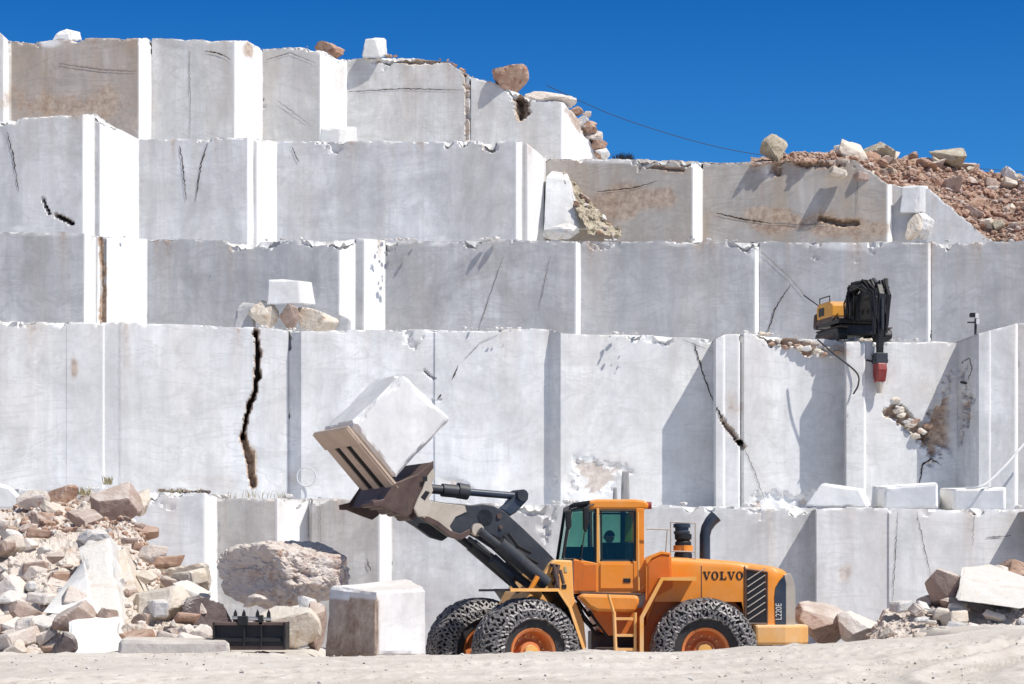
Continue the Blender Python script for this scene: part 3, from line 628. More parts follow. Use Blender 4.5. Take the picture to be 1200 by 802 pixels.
# white blocks on the lowest ledge
slab_px([(943, 593), (1018, 595), (1006, 574), (962, 567)], 81.5, [(952, 593), (1022, 595), (1012, 573), (966, 566)], 83, M['white'], 'white marble block with a sloping end, nearest the cab on the lowest ledge', res=.07, chip=.35, seed=14, fr=.8)
slab_px([(1036, 596), (1099, 596), (1099, 567), (1037, 571)], [82, 81.4, 81.4, 82], [(1020, 596), (1100, 596), (1097, 565), (1022, 570)], 84, M['white'], 'white marble block between two others on the lowest ledge', res=.07, chip=.3, seed=15, fr=.8)
slab_px([(1118, 598), (1178, 598), (1178, 573), (1118, 573)], [81.8, 81.2, 81.2, 81.8], [(1100, 598), (1179, 598), (1179, 571), (1101, 572)], 84, M['white'], 'clean squared white block with a pale hose lying over it', res=.07, chip=.12, seed=16, fr=.8)
slab_px([(-30, 596), (34, 596), (10, 572), (-30, 562)], 77, [(-30, 596), (36, 596), (14, 570), (-30, 560)], 78.6, M['white'], 'white sloping marble block behind the reddish rubble heap', res=.07, chip=.3, seed=17, fr=.6)

# ---- large heap by the road
o, PL = slope_sheet('rubble', [(-120, 774, 41.5, 600, 55, .1), (0, 772, 41, 603, 54, .12), (30, 771, 41, 592, 54, .1), (70, 771, 41, 586, 53.5, .1), (115, 770, 41, 590, 53, .1), (150, 768, 41, 600, 52, .08), (175, 768, 41, 640, 51, .05), (200, 768, 41, 662, 50, .05), (225, 767, 41, 690, 48.5, .05), (262, 767, 41, 735, 46, 0), (300, 768, 41, 752, 44, 0)],
                   170, 300, .62, 'gravel', label='pale pinkish loose rubble heap beside the sand track', seed=21)
strew(PL, lib_pale, 75, .12, .7, 'pale angular rock lying in the heap beside the sand track', 'rocks in the heap beside the track', rs, lo=0, hi=.8, a=.1)
strew(PL, lib_red, 34, .14, .75, 'brown angular rock in the upper part of the heap', 'brown rocks on top of the heap', rs, lo=.72, hi=1, a=.22, b=.95)
crumbs('gravel', PL, 900, .03, .24, 'gravel_block', 'pinkish gravel covering the heap beside the track', rs, a=.2)
crumbs('gravel', PL, 350, .03, .2, 'rock_white', 'white stone chips scattered over the heap', rs, a=.2)
crumbs('gravel', PL, 900, .05, .25, 'rock_red', 'red brown gravel at the top of the heap', rs, a=.22, lo=.65)
rb = np.random.RandomState(29)
for i, (x, y, s) in enumerate([(12, 640, 34), (8, 690, 40), (40, 672, 30), (30, 718, 34), (-8, 735, 36), (52, 748, 22), (180, 650, 28), (200, 684, 22), (172, 676, 20), (30, 640, 24), (228, 712, 24), (62, 690, 20), (18, 760, 24), (150, 668, 18), (-10, 610, 30), (66, 654, 18), (212, 704, 16), (236, 742, 26)]):
    D = float(np.interp(y, [600, 652, 727, 768], [50.5, 47, 42.8, 41]))-.4
    B(x-s*.62, y-s*.42, x+s*.62, y+s*.42, D, s/F*D*.7, ['rock_tan', 'gravel_block', 'rock_pink', 'rock_face'][i % 4], 'large pale angular boulder set in the heap beside the sand track', 210+i, name='boulder', cat='boulder', group='large pale boulders in the heap', sub=4, rough=.05)
def rough_slab(cx, cy, s, D, mat, label, group, r, i):
    c = W(cx, cy, D); u = r.normal(size=3); u /= np.linalg.norm(u); ang = r.uniform(-.9, .9)
    Rm = np.array(Matrix.Rotation(ang, 3, Vector(u)))@np.array(Matrix.Rotation(r.uniform(0, 3), 3, 'Z')); L = s/F*D; d = np.array([L*r.uniform(.8, 1.2), L*r.uniform(.5, .9), L*r.uniform(.28, .6)])/2
    q = [(-1, -1, -1), (1, -1, -1), (1, 1, -1), (-1, 1, -1), (-1, -1, 1), (1, -1, 1), (1, 1, 1), (-1, 1, 1)]
    P_ = [c+Rm@(np.array(k)*d*(1+r.uniform(-.25, .25, 3))) for k in q]
    tag(hexa('broken_stone', P_, M[mat], max(.04, L/16), L*.35, 300+i, L*.02), label, 'stone', group, 'thing')
rb = np.random.RandomState(51)
for i in range(46):
    x = rb.uniform(-30, 240); y = rb.uniform(612+max(0, x-130)*.7, 765); D = float(np.interp(y, [600, 652, 727, 768], [50.5, 47, 42.8, 41]))-.45; s = rb.uniform(14, 44)*(1.1 if y > 640 else .8)
    rough_slab(x, y, s, D, ['rock_tan', 'rock_pink', 'rock_face', 'gravel_block', 'rock_white', 'rock_red'][i % 6] if y > 650 else ['rock_face', 'rock_red', 'rock_pink'][i % 3], 'sharp broken slab of pinkish stone lying in the heap beside the track', 'broken slabs in the heap', rb, i)
for i in range(26):
    x = rb.uniform(1040, 1215); y = rb.uniform(708, 748); D = float(np.interp(y, [700, 752], [46.0, 43.1]))-.6
    rough_slab(x, y, rb.uniform(10, 32), D, ['rock_pink', 'rock_white', 'gravel_block', 'rock_tan'][i % 4], 'sharp pale broken slab in the bank below the tilted slab', 'broken slabs in the bank below the tilted slab', rb, 60+i)
for i in range(30):
    f_ = rb.uniform(); x = 960+f_*250; t_ = rb.uniform(.1, .95); y = np.interp(x, [930, 1045, 1158, 1290], [186, 226, 284, 288])*(1-t_)+np.interp(x, [930, 1045, 1200], [184, 188, 214])*t_
    rough_slab(x, y, rb.uniform(9, 22), 109.6+6*t_, ['rock_red', 'rock_face', 'rock_olive', 'rock_red', 'rock_tan'][i % 5], 'chunky tan or brown slab among the skyline rubble', 'chunky slabs in the skyline rubble', rb, 100+i)
B(108, 564, 168, 634, 51.5, 1.0, 'rock_face', 'largest upright reddish tan boulder crowning the heap', 81, sub=5, planes=9, rough=.05, lo=.5, hi=.85)
B(152, 572, 176, 606, 52.3, .5, 'rock_tan', 'thin pale shard behind the boulder crowning the heap', 82, sub=4, planes=8)
B(118, 612, 186, 634, 50.8, .8, 'rock_red', 'long reddish flat rock under the boulder crowning the heap', 83, sub=4, planes=10, rough=.08)
B(22, 574, 60, 604, 52.8, .8, 'rock_pink', 'rounded pinkish rock at the outer top of the heap', 84, sub=4)
B(52, 568, 92, 596, 53, .8, 'rock_red', 'jagged dark red rock on the heap crest', 85, sub=4, planes=9)
B(84, 576, 116, 600, 52.8, .7, 'rock_face', 'brown angular rock touching the boulder crowning the heap', 86, sub=4, planes=9)
B(84, 590, 126, 640, 51.9, .5, 'rock_shade', 'rock coloured as dark shade in the hollow below the crowning boulder', 87, sub=4, planes=9)  # shade of the hollow painted as a near-black rock
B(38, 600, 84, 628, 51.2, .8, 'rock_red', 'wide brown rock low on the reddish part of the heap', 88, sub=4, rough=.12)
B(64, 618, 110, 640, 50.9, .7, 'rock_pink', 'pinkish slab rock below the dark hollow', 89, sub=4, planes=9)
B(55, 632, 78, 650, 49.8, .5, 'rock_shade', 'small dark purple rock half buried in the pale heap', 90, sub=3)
slab_px([(110, 745), (147, 748), (128, 630), (92, 642)], [41.7, 42.0, 45.3, 45.0], [(130, 745), (166, 745), (142, 640), (104, 632)], [43.6, 44, 46.6, 46.6], M['rock_white'], 'long cream slab leaning against the heap', res=.06, chip=.3, seed=21, name='leaning_slab', cat='slab')
slab_px([(50, 718), (112, 724), (98, 655), (86, 672)], [42.4, 42.1, 44.6, 44.6], [(60, 715), (116, 715), (104, 655), (92, 668)], [43.6, 43.4, 45.4, 45.4], M['t4'], 'pale blue grey triangular slab beside the long cream slab', res=.06, chip=.2, seed=22, name='grey_slab', cat='slab')
slab_px([(130, 742), (164, 706), (146, 642), (118, 655)], [43.0, 43.8, 46.0, 45.8], [(150, 742), (172, 700), (150, 640), (128, 650)], [44.4, 45.2, 47, 47], M['rock_tan'], 'tan slab wedged behind the long cream slab', res=.06, chip=.35, seed=23, name='tan_slab', cat='slab')
slab_px([(86, 772), (128, 773), (139, 728), (78, 727)], [40.3, 40.2, 41.2, 41.3], [(92, 771), (136, 770), (142, 722), (88, 722)], [41.0, 41.0, 41.8, 41.8], M['white'], 'bright white angular block at the foot of the heap', res=.05, chip=.35, seed=93, fr=.8, name='white_block')
B(64, 703, 112, 742, 41.4, .6, 'rock_face', 'rock coloured as brown shade directly behind the bright white block', 94, sub=4, planes=8)  # shadow above the white block painted as a brown rock
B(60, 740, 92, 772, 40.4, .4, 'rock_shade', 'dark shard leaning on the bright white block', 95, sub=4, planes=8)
B(112, 712, 138, 730, 41.6, .4, 'rock_face', 'small grey brown rock above the bright white block', 96, sub=3)
B(152, 686, 226, 742, 43.4, 1.2, 'rock_tan', 'large pale tan boulder between the slabs and the dark boulder', 97, sub=5, planes=9, rough=.04)
B(150, 718, 178, 748, 42.6, .6, 'rock_face', 'brown pointed rock under the large pale tan boulder', 98, sub=4, planes=7)
B(188, 660, 246, 704, 46, 1.1, 'rock_tan', 'tan rounded boulder high on the slope near the bright wall corner', 99, sub=4)
B(214, 698, 274, 752, 43.2, .9, 'rock_shade', 'boulder with dark purple shade in its colour beside the black bucket', 105, sub=5, planes=8, rough=.04)  # the big boulder's shadow is put into this near-black colour
B(255, 633, 411, 716, 43.4, 1.7, 'rock_pink', 'biggest craggy pinkish boulder with a weathered pitted surface', 102, sub=6, planes=16, rough=.11, freq=2.6, lo=.66, hi=.95, crag=.09)
B(294, 710, 377, 764, 41.6, 1.1, 'rock_tan', 'smooth pale tan boulder behind the black bucket', 103, sub=5, planes=10, rough=.035)
B(352, 704, 382, 766, 42.4, .8, 'rock_face', 'brown boulder squeezed beside the big squared block', 104, sub=4, planes=8)
B(350, 698, 372, 724, 42.9, .5, 'rock_white', 'little white rock under the edge of the biggest boulder', 106, sub=3)
B(284, 696, 314, 712, 42.6, .4, 'rock_pink', 'small pale rock wedged under the biggest boulder', 107, sub=3)
slab_px([(136, 771), (270, 770), (268, 752), (140, 750)], 39.6, [(150, 771), (272, 770), (268, 748), (144, 746)], 40.4, M['sand'], 'low flat grey slab half buried in sand before the boulders', res=.06, chip=.2, seed=24, name='low_slab', cat='slab')
def cube_shade(U, p): return np.where((U[:, 1] < .02) | (U[:, 2] > .985)*0, 0, 0)+np.clip((.10-np.abs(U[:, 0]-.0))*6, 0, 0)
c8 = [W(441, 771, 39.0), W(500, 770, 40.2), W(447, 770, 41.4), W(378, 771, 40.2)]
t8 = [W(441, 694, 39.0), W(499, 689, 40.2), W(478, 678, 41.4), W(386, 687, 40.2)]
# two looks: shade painted brown on the side facing away, the other kept pale
def split_shade(U, p): return 0*p[:, 0]
t = marble('squared_block_stone', (.88, .82, .77), .25, .2, .2)
o = hexa('squared_block', c8+t8, t, .05, .22, 25, .015, None, split_shade)
n_ = o.data.attributes['dark']; v_ = np.array([q.co[:] for q in o.data.vertices])
ar = np.array([p[:] for p in c8]).mean(0); nl = np.array([c8[3][1]-c8[0][1], -(c8[3][0]-c8[0][0])]); nl /= np.linalg.norm(nl); ed = (v_[:, :2]+np.array(o.location[:2])-c8[0][:2])@nl
on_l = sstep(-.12, -.03, -np.abs(ed))*(v_[:, 2]+o.location[2] < 1.98)
n_.data.foreach_set('value', (on_l*np.clip(.16+(fbm(v_*2.5, 4, 3)-.5)*.7, .0, .4)).astype(np.float32)); o.data.attributes['dirt_shade'].data.foreach_set('value', (on_l*.9).astype(np.float32))  # brown and dark painted on the left face as its shade
tag(o, 'large squared block with one face painted in brown shade and one pale face', 'block')
# ---- stones on the other side, behind the machine
slab_px([(1121, 704), (1196, 714), (1215, 690), (1127, 664)], [44, 43.6, 45.6, 45.8], [(1128, 690), (1240, 700), (1230, 686), (1160, 661)], [46.8, 47.2, 47.4, 47.6], M['rock_white'], 'large tilted white topped slab propped on rubble', res=.06, chip=.22, seed=31, name='tilted_slab', cat='slab')
B(1081, 666, 1124, 712, 45.6, 1.0, 'rock_face', 'rounded reddish brown boulder touching the tilted slab', 111, sub=5, planes=10, rough=.05)
B(1100, 700, 1168, 730, 45.0, .9, 'rock_face', 'flat brown rock in the shade under the tilted slab', 112, sub=4)
B(1170, 655, 1206, 684, 48.5, 1.0, 'rock_red', 'layered brown rock behind the tilted slab', 113, sub=4, rough=.13)
B(1158, 662, 1184, 676, 48, .6, 'rock_tan', 'small pinkish rock on the far edge of the tilted slab', 114, sub=3)
o, PG = slope_sheet('rubble', [(1020, 754, 43.5, 744, 46.5, 0), (1036, 752, 43.3, 712, 46.5, .1), (1080, 751, 43.2, 706, 46.5, .1), (1120, 750, 43, 712, 46.5, .1), (1160, 748, 43, 704, 46.6, .1), (1200, 746, 43, 690, 47, .1), (1300, 744, 43, 680, 47, .1)], 60, 200, .34, 'rock_pink', label='grey pink crumbled rubble bank below the tilted slab', seed=33)
strew(PG, lib_pale, 24, .08, .5, 'grey pink rock in the rubble bank below the tilted slab', 'rocks in the bank below the tilted slab', rs)
crumbs('gravel', PG, 2200, .02, .14, 'rock_pink', 'fine grey gravel of the bank below the tilted slab', rs)
B(926, 704, 1004, 758, 47.2, 1.3, 'rock_face', 'boulder coloured as a brown shaded side just behind the rear counterweight', 115, sub=5, planes=9, rough=.05)  # shaded side of the rock, put into a brown colour
B(980, 716, 1036, 757, 46.8, .9, 'rock_white', 'boulder coloured as a bright sunlit side leaning on the brown one behind the machine', 116, sub=5, planes=10, rough=.05)  # bright side of the same rock, put into a pale colour
def on_ground(r):
    x = r.uniform(-9, 10.5); y = r.uniform(26, 39.5); return (x, y, float(ground_z(np.array(x), np.array(y))))
crumbs('gravel', None, 900, .02, .09, 'rock_white', 'small pale stones scattered over the sand track', rs, flat=on_ground)
crumbs('gravel', None, 350, .015, .06, 'rock_shade', 'small dark stones scattered over the sand track', rs, flat=on_ground)
def behind(r):
    x = r.uniform(-4, 9); y = r.uniform(47, 76); return (x, y, float(ground_z(np.array(x), np.array(y))))
# ledge crumbs lying on the bench tops
def ledge(top, D0, a, b):
    def f(r):
        px = r.uniform(a, b)
        for _ in range(12):
            if vnoise(np.array([[px*.035, D0, 3.3]]), 5)[0] > .62: break
            px = r.uniform(a, b)
        D = D0+r.uniform(0.0, 1.2); return (xat(px, D), D, zat(np.interp(px, [t[0] for t in top], [t[1] for t in top]), D)+.02)
    return f
crumbs('gravel', None, 220, .05, .36, 'rock_white', 'white stone chips along the edge of the lowest ledge', rs, flat=ledge(top5, 80.6, -60, 1250))
crumbs('gravel', None, 110, .05, .30, 'rock_white', 'white stone chips along the top of the tallest bench', rs, flat=ledge(top4, 91.2, 300, 1120))
crumbs('gravel', None, 220, .06, .3, 'rock_tan', 'tan stone chips near the excavator tracks', rs, flat=ledge(top4, 91.4, 890, 1035))
crumbs('gravel', None, 110, .06, .36, 'rock_white', 'white stone chips on the rim of the middle bench', rs, flat=ledge(top3, 101.5, -60, 1250))
crumbs('gravel', None, 60, .06, .4, 'rock_red', 'brown stone chips along the highest rim', rs, flat=ledge(top1, 120.2, 330, 700))
crumbs('gravel', None, 60, .08, .4, 'rock_shade', 'dark debris on the lowest ledge beside the bright corner', rs, flat=ledge(top5, 79.6, 190, 245))

rb = np.random.RandomState(17)
for i in range(15):
    f_ = rb.uniform(); x = 1036+f_*54+rb.uniform(-7, 7); y = 470+f_*42+rb.uniform(-8, 8); s = rb.uniform(3, 8)
    B(x-s, y-s*.6, x+s, y+s*.6, 90.75, .3, ['rock_white', 'rock_tan', 'rock_tan', 'rock_red'][i % 4], 'pale broken rock stuck in the diagonal break of the tallest wall', 130+i, name='broken_rock', cat='rock', group='rocks in the diagonal break of the tallest wall', sub=2)
for i in range(18):
    x = 893+i*5.2+rb.uniform(-3, 3); y = 398+i*.9+rb.uniform(-4, 6); s = rb.uniform(2.5, 6)
    B(x-s, y-s*.6, x+s, y+s*.6, 91.2, .3, ['rock_tan', 'rock_white', 'rock_red'][i % 3], 'loose tan rock on the bench rim below the excavator', 160+i, name='broken_rock', cat='rock', group='rocks on the rim below the excavator', sub=2)
# ------------------------------------------------------------------ small things
def tuft(pts, n, h, label, mat='straw', rs=rs):
    V = []; Fc = []
    for (x, y, z, r, hh) in pts:
        for i in range(n):
            a = rs.uniform(0, 6.28); d = r*rs.uniform()**.5; bx, by = x+d*math.cos(a), y+d*math.sin(a); l = hh*rs.uniform(.5, 1.1); t = rs.uniform(-.5, .5, 2); w = .012
            k = len(V); V += [(bx-w, by, z), (bx+w, by, z), (bx+t[0]*l*.4+w*.7, by+t[1]*l*.4, z+l*.6), (bx+t[0]*l*.4-w*.7, by+t[1]*l*.4, z+l*.6), (bx+t[0]*l, by+t[1]*l, z+l)]
            Fc += [(k, k+1, k+2, k+3), (k+3, k+2, k+4)]
    return tag(mesh_obj('dry_grass', V, Fc, M[mat]), label, 'grass', kind='stuff')
tuft([(*W(126, 568, 52), .10, .22), (*W(98, 580, 53), .15, .2), (*W(45, 585, 53.5), .25, .2), (*W(300, 584, 79.6), 1.2, .3), (*W(210, 578, 79.3), .8, .2)], 26, .4, 'sparse dry grass tufts on the heap and the lowest ledge')
# plant bush behind the ridge on the skyline
tuft([(*W(731, 188, 112.5), .5, .35)], 160, .3, 'dark little scrub on the rim beside the crumbling bench end', 'cloth')
# ------------------------------------------------------------------ machine building helpers
class Frame:
    def __init__(s, O, heading):
        s.O = np.array(O, float); a = math.radians(heading)       # heading: degrees turned towards the viewer from -x
        s.f = np.array([-math.cos(a), -math.sin(a), 0]); s.l = np.array([math.sin(a), -math.cos(a), 0]); s.u = np.array([0, 0, 1.])
    def w(s, p): p = np.asarray(p, float); return s.O+p[..., 0:1]*s.f+p[..., 1:2]*s.l+p[..., 2:3]*s.u
    def on(s, px, py, y):
        d = np.array([(px-600)/F, 1, (HZ-py)/F]); c = np.array([0, 0, EYE])
        t = (y-np.dot(c-s.O, s.l))/np.dot(d, s.l); q = c+d*t-s.O
        return (float(np.dot(q, s.f)), float(q[2]))
class MB:
    def __init__(s): s.v = []; s.f = []
    def add(s, v, f):
        o = len(s.v); s.v += [tuple(map(float, x)) for x in v]; s.f += [[i+o for i in q] for q in f]; return s
    def box(s, x0, x1, y0, y1, z0, z1):
        v = [(x, y, z) for z in (z0, z1) for y in (y0, y1) for x in (x0, x1)]
        return s.add(v, [(0, 2, 3, 1), (4, 5, 7, 6), (0, 1, 5, 4), (2, 6, 7, 3), (0, 4, 6, 2), (1, 3, 7, 5)])
    def prism(s, out, y0, y1):
        n = len(out); v = [(x, y0, z) for x, z in out]+[(x, y1, z) for x, z in out]
        return s.add(v, [list(range(n))[::-1], list(range(n, 2*n))]+[(i, (i+1) % n, n+(i+1) % n, n+i) for i in range(n)])
    def tube(s, pts, r, n=10, caps=True, closed=False):
        P = [Vector(p) for p in pts]; V = []; m = len(P); R = r if isinstance(r, (list, tuple)) else [r]*m
        prev = None
        for i, p in enumerate(P):
            t = (P[min(i+1, m-1)]-P[max(i-1, 0)]).normalized()
            if closed: t = (P[(i+1) % m]-P[i-1]).normalized()
            a = prev if prev is not None else (Vector((0, 1, 0)) if abs(t.y) < .9 else Vector((1, 0, 0)))
            a = (a-t*a.dot(t)).normalized(); prev = a; b = t.cross(a)
            for k in range(n):
                th = 2*PI*k/n; V.append(p+a*math.cos(th)*R[i]+b*math.sin(th)*R[i])
        Fc = [(i*n+k, i*n+(k+1) % n, (i+1)*n+(k+1) % n, (i+1)*n+k) for i in range(m-1) for k in range(n)]
        if closed: Fc += [((m-1)*n+k, (m-1)*n+(k+1) % n, (k+1) % n, k) for k in range(n)]
        elif caps: Fc += [list(range(n))[::-1], [(m-1)*n+k for k in range(n)]]
        return s.add(V, Fc)
    def revolve(s, prof, n=48, axis='y', closed=False):
        """prof: (axial, radius)"""
        V = []; m = len(prof)
        for k in range(n):
            a = 2*PI*k/n; c, sn = math.cos(a), math.sin(a)
            for y, r in prof:
                V.append((r*c, y, r*sn) if axis == 'y' else (r*c, r*sn, y))
        Fc = []
        for k in range(n):
            for i in range(m-1+(1 if closed else 0)):
                a, b = k*m+i, k*m+(i+1) % m; c2, d = ((k+1) % n)*m+(i+1) % m, ((k+1) % n)*m+i
                Fc.append((a, b, c2, d))
        return s.add(V, Fc)
    def shift(s, d): s.v = [(a+d[0], b+d[1], c+d[2]) for a, b, c in s.v]; return s
    def build(s, name, mat, parent=None, frame=None, origin=None, bevel=0, smooth=False, weld=False):
        v = np.array(s.v)
        if frame is not None: v = frame.w(v)
        if origin is not None: v = v-np.array(origin)
        me = bpy.data.meshes.new(name); me.from_pydata(v.tolist(), [], s.f); me.materials.append(M[mat] if isinstance(mat, str) else mat)
        bm = bmesh.new(); bm.from_mesh(me)
        bmesh.ops.recalc_face_normals(bm, faces=bm.faces); bm.to_mesh(me); bm.free()
        o = bpy.data.objects.new(name, me); COL.objects.link(o)
        if parent: o.parent = parent
        if bevel:
            b = o.modifiers.new('bevel', 'BEVEL'); b.width = bevel; b.segments = 2; b.limit_method = 'ANGLE'; b.angle_limit = .6
        if smooth:
            me.polygons.foreach_set('use_smooth', [True]*len(me.polygons)); me.set_sharp_from_angle(angle=.7)
        return o
def band(out, th):
    """thick strip following an open xz path"""
    P = [np.array(p) for p in out]; L = []; R = []
    for i, p in enumerate(P):
        d = P[min(i+1, len(P)-1)]-P[max(i-1, 0)]; d = d/np.linalg.norm(d); n = np.array([-d[1], d[0]])
        L.append(p+n*th/2); R.append(p-n*th/2)
    return [tuple(x) for x in L+R[::-1]]

# ================================================================== WHEEL LOADER
JO = np.array([1.60, 46.0, 0.0])
loader = empty('wheel_loader', tuple(JO), 'dusty orange wheel loader with chained tyres lifting a white block', 'wheel loader')
RF = Frame(JO, 3); FF = Frame(JO, 24)
def part(mb, name, mat, fr, parent=loader, **k):
    if parent is loader: return mb.build(name, mat, loader, fr, JO, **k)
    return mb.build(name, mat, parent, fr, JO, **k)
def pts(fr, y, *pp): return [fr.on(a, b, y) for a, b in pp]

# ---- wheels
def make_wheel():
    t = MB(); prof = [(.26, .43), (.33, .47), (.37, .60), (.375, .74), (.345, .86), (.28, .925), (.15, .94), (-.15, .94), (-.28, .925), (-.345, .86), (-.375, .74), (-.37, .60), (-.33, .47), (-.26, .43)]
    wheel = t.revolve(prof, 64, closed=True).build('wheel', 'rubber', loader, smooth=True)
    r = MB(); r.revolve([(.31, .40), (.335, .45), (.31, .465), (.27, .44), (.24, .41), (.10, .385), (.06, .36), (.06, .25), (.12, .22), (.20, .20), (.21, .0)], 48)
    r.revolve([(-.31, .40), (-.335, .45), (-.27, .44), (-.1, .385), (-.1, .0)], 40)
    rim = r.build('rim', 'rim', wheel, smooth=True)
    h = MB(); h.revolve([(.20, .15), (.27, .135), (.275, .0)], 24)
    for k in range(12):
        a = k*PI/6; h.add([(.30*math.cos(a)+dx, .085+dy, .30*math.sin(a)+dz) for dx in (-.018, .018) for dy in (-.03, .03) for dz in (-.018, .018)], [(0, 1, 3, 2), (4, 6, 7, 5), (0, 4, 5, 1), (2, 3, 7, 6), (0, 2, 6, 4), (1, 5, 7, 3)])
    h.build('hub', 'hubgold', wheel, smooth=True)
    # protection chain: a knitted net of links hugging tread and both flanks
    pr = [(.395, .625), (.405, .68), (.41, .75), (.385, .84), (.345, .905), (.27, .955), (.16, .972), (.05, .975), (-.05, .975), (-.16, .972), (-.27, .955), (-.345, .905), (-.385, .84), (-.41, .75), (-.405, .68), (-.395, .625)]
    seg = np.cumsum([0]+[math.dist(pr[i], pr[i+1]) for i in range(len(pr)-1)]); rows = 17
    cc = np.linspace(0, seg[-1], rows); yy = np.interp(cc, seg, [p[0] for p in pr]); rr = np.interp(cc, seg, [p[1] for p in pr])
    n = 52; c = MB(); rc = random.Random(5)
    def pt(i, k, j=0):
        a = 2*PI*i/n; return Vector((rr[k]*math.cos(a), yy[k], rr[k]*math.sin(a)))
    def link(p, q, w=.017):
        ax = (q-p).normalized(); cm = (p+q)/2; rad = Vector((cm.x, 0, cm.z)).normalized()
        nrm = rad*.8+Vector((0, 1 if cm.y > 0 else -1, 0))*(.9 if abs(cm.y) > .3 else .1); nrm = (nrm-ax*nrm.dot(ax)).normalized(); sd = ax.cross(nrm)
        w *= rc.uniform(.65, 1.3)
        if rc.random() < .10: return
        lift = nrm*rc.uniform(0, .03)+sd*rc.uniform(-.012, .012)
        V = [p+ax*.004+sd*sx*w+nrm*nz*.018+lift for sx in (-1, 1) for nz in (-1, 1)]+[q-ax*.004+sd*sx*w+nrm*nz*.018+lift for sx in (-1, 1) for nz in (-1, 1)]
        c.add(V, [(0, 1, 3, 2), (4, 6, 7, 5), (0, 4, 5, 1), (2, 3, 7, 6), (0, 2, 6, 4), (1, 5, 7, 3)])
    for k in range(rows-1):
        for i in range(n):
            s = .5*(k % 2)
            a = pt(i+s, k); 
            for d in (-.5, .5):
                link(a+Vector((rc.uniform(-1, 1), 0, rc.uniform(-1, 1)))*.006, pt(i+s+d, k+1))
            if k in (2, 5, 8, 11, 14): link(pt(i+s, k), pt(i+s+1, k), .02)
    for k in (0, rows-1):
        for i in range(n): link(pt(i, k), pt(i+1, k), .014)
    c.build('tyre_chain', 'chain', wheel)
    return wheel
w0 = make_wheel()
def place_wheel(o, fr, x, y, flip, spin):
    p = fr.w(np.array([x, y, .975]))-JO
    hd = math.atan2(fr.f[1], fr.f[0])
    o.matrix_local = Matrix.Translation(Vector(p)) @ Matrix.Rotation(hd+(PI if flip else 0), 4, 'Z') @ Matrix.Rotation(spin, 4, 'Y')
place_wheel(w0, FF, 1.965, 1.12, False, .2)
for fr, x, y, fl, sp in ((FF, 1.965, -1.12, True, 1.1), (RF, -1.96, 1.12, False, .7), (RF, -1.96, -1.12, True, 2.2)):
    c = w0.copy(); COL.objects.link(c); c.parent = loader; place_wheel(c, fr, x, y, fl, sp)
    for ch in w0.children:
        d = ch.copy(); COL.objects.link(d); d.parent = c
for fr, x in ((FF, 1.965), (RF, -1.96)):
    part(MB().tube([(x, -1.0, .975), (x, 1.0, .975)], .17, 14).box(x-.35, x+.35, -.35, .35, .65, 1.3), 'axle', 'steel_rust', fr, bevel=.03)

# ---- rear frame
hy = .96
hood = pts(RF, hy, (757, 660), (775, 652), (812, 654), (860, 657.5), (905, 663.5), (921, 668), (929, 676), (932, 690), (932, 734), (880, 734), (868, 700), (800, 690), (757, 700))
def hood_mesh():
    mb = MB(); n = len(hood)
    ztop = [z for x, z in hood]
    prof = []
    # cross-section slices: flat flank, rounded shoulder, top
    xs = sorted(set(np.linspace(min(p[0] for p in hood), max(p[0] for p in hood), 40)))
    top = sorted([(x, z) for x, z in pts(RF, hy, (757, 656), (775, 652), (812, 654), (860, 657.5), (905, 663.5), (921, 668), (928, 675), (931.5, 688), (932, 700))])
    tx = [a for a, b in top]; tz = [b for a, b in top]; zl = RF.on(900, 734, hy)[1]; zr = RF.on(860, 690, hy)[1]
    x_end = min(tx); G = []
    for x in xs:
        zt = np.interp(x, tx, tz); e = (x-x_end)
        wy = hy-(.0 if e > .42 else (.42-e)**2*1.9)          # plan rounding at the tail
        low = RF.on(0, 0, 0) and (zl if e < .95 else zr-.25)
        ring = []
        for (fy, fz) in ((1, 0), (1, .35), (1, .8), (.985, .90), (.95, .965), (.86, 1), (.4, 1.012), (0, 1.015), (-.4, 1.012), (-.86, 1), (-.95, .965), (-.985, .90), (-1, .8), (-1, .35), (-1, 0)):
            ring.append((x, wy*fy, low+(zt-low)*fz))
        G.append(ring)
    G = np.array(G); a, b = G.shape[:2]
    mb.add(G.reshape(-1, 3), grid_faces(a, b)); mb.add(G[0], [list(range(b))]); mb.add(G[-1], [list(range(b))])
    return mb
hd = part(hood_mesh(), 'engine_hood', 'orange', RF, smooth=True)
# dusty strip along the hood top comes from the paint; flank panels next
def panel(name, mat, y, th, *pp, fr=RF, parent=loader, bevel=.008):
    return part(MB().prism(pts(fr, y, *pp), y-th, y), name, mat, fr, parent, bevel=bevel)
gr = panel('side_grille', 'black', hy+.012, .05, (875, 669), (897, 672), (898, 730), (875, 730))
sl = MB()
for k in range(9):
    p0 = RF.on(876, 684+k*8-4, hy+.03); p1 = RF.on(897, 670+k*8-4, hy+.03)
    if p0[1] < RF.on(876, 729, hy)[1]: continue
    sl.tube([(p0[0], hy+.02, p0[1]), (p1[0], hy+.02, p1[1])], .011, 5)
part(sl, 'grille_slat', 'steel_dusty', RF, gr)
fm = MB()
for a_, b_ in (((873.5, 667), (899, 670.5)), ((873.5, 731), (899, 731)), ((873.5, 667), (873.5, 731)), ((899, 670.5), (899, 731))):
    p0 = RF.on(*a_, hy+.02); p1 = RF.on(*b_, hy+.02); fm.tube([(p0[0], hy+.012, p0[1]), (p1[0], hy+.012, p1[1])], .018, 6)
part(fm, 'grille_frame', 'steel_rust', RF, gr)
cp = panel('tail_panel', 'navy', hy-.0+.010, .30, (909, 733), (907.5, 700), (909, 688), (914, 680), (919, 675), (921, 684), (921, 733))
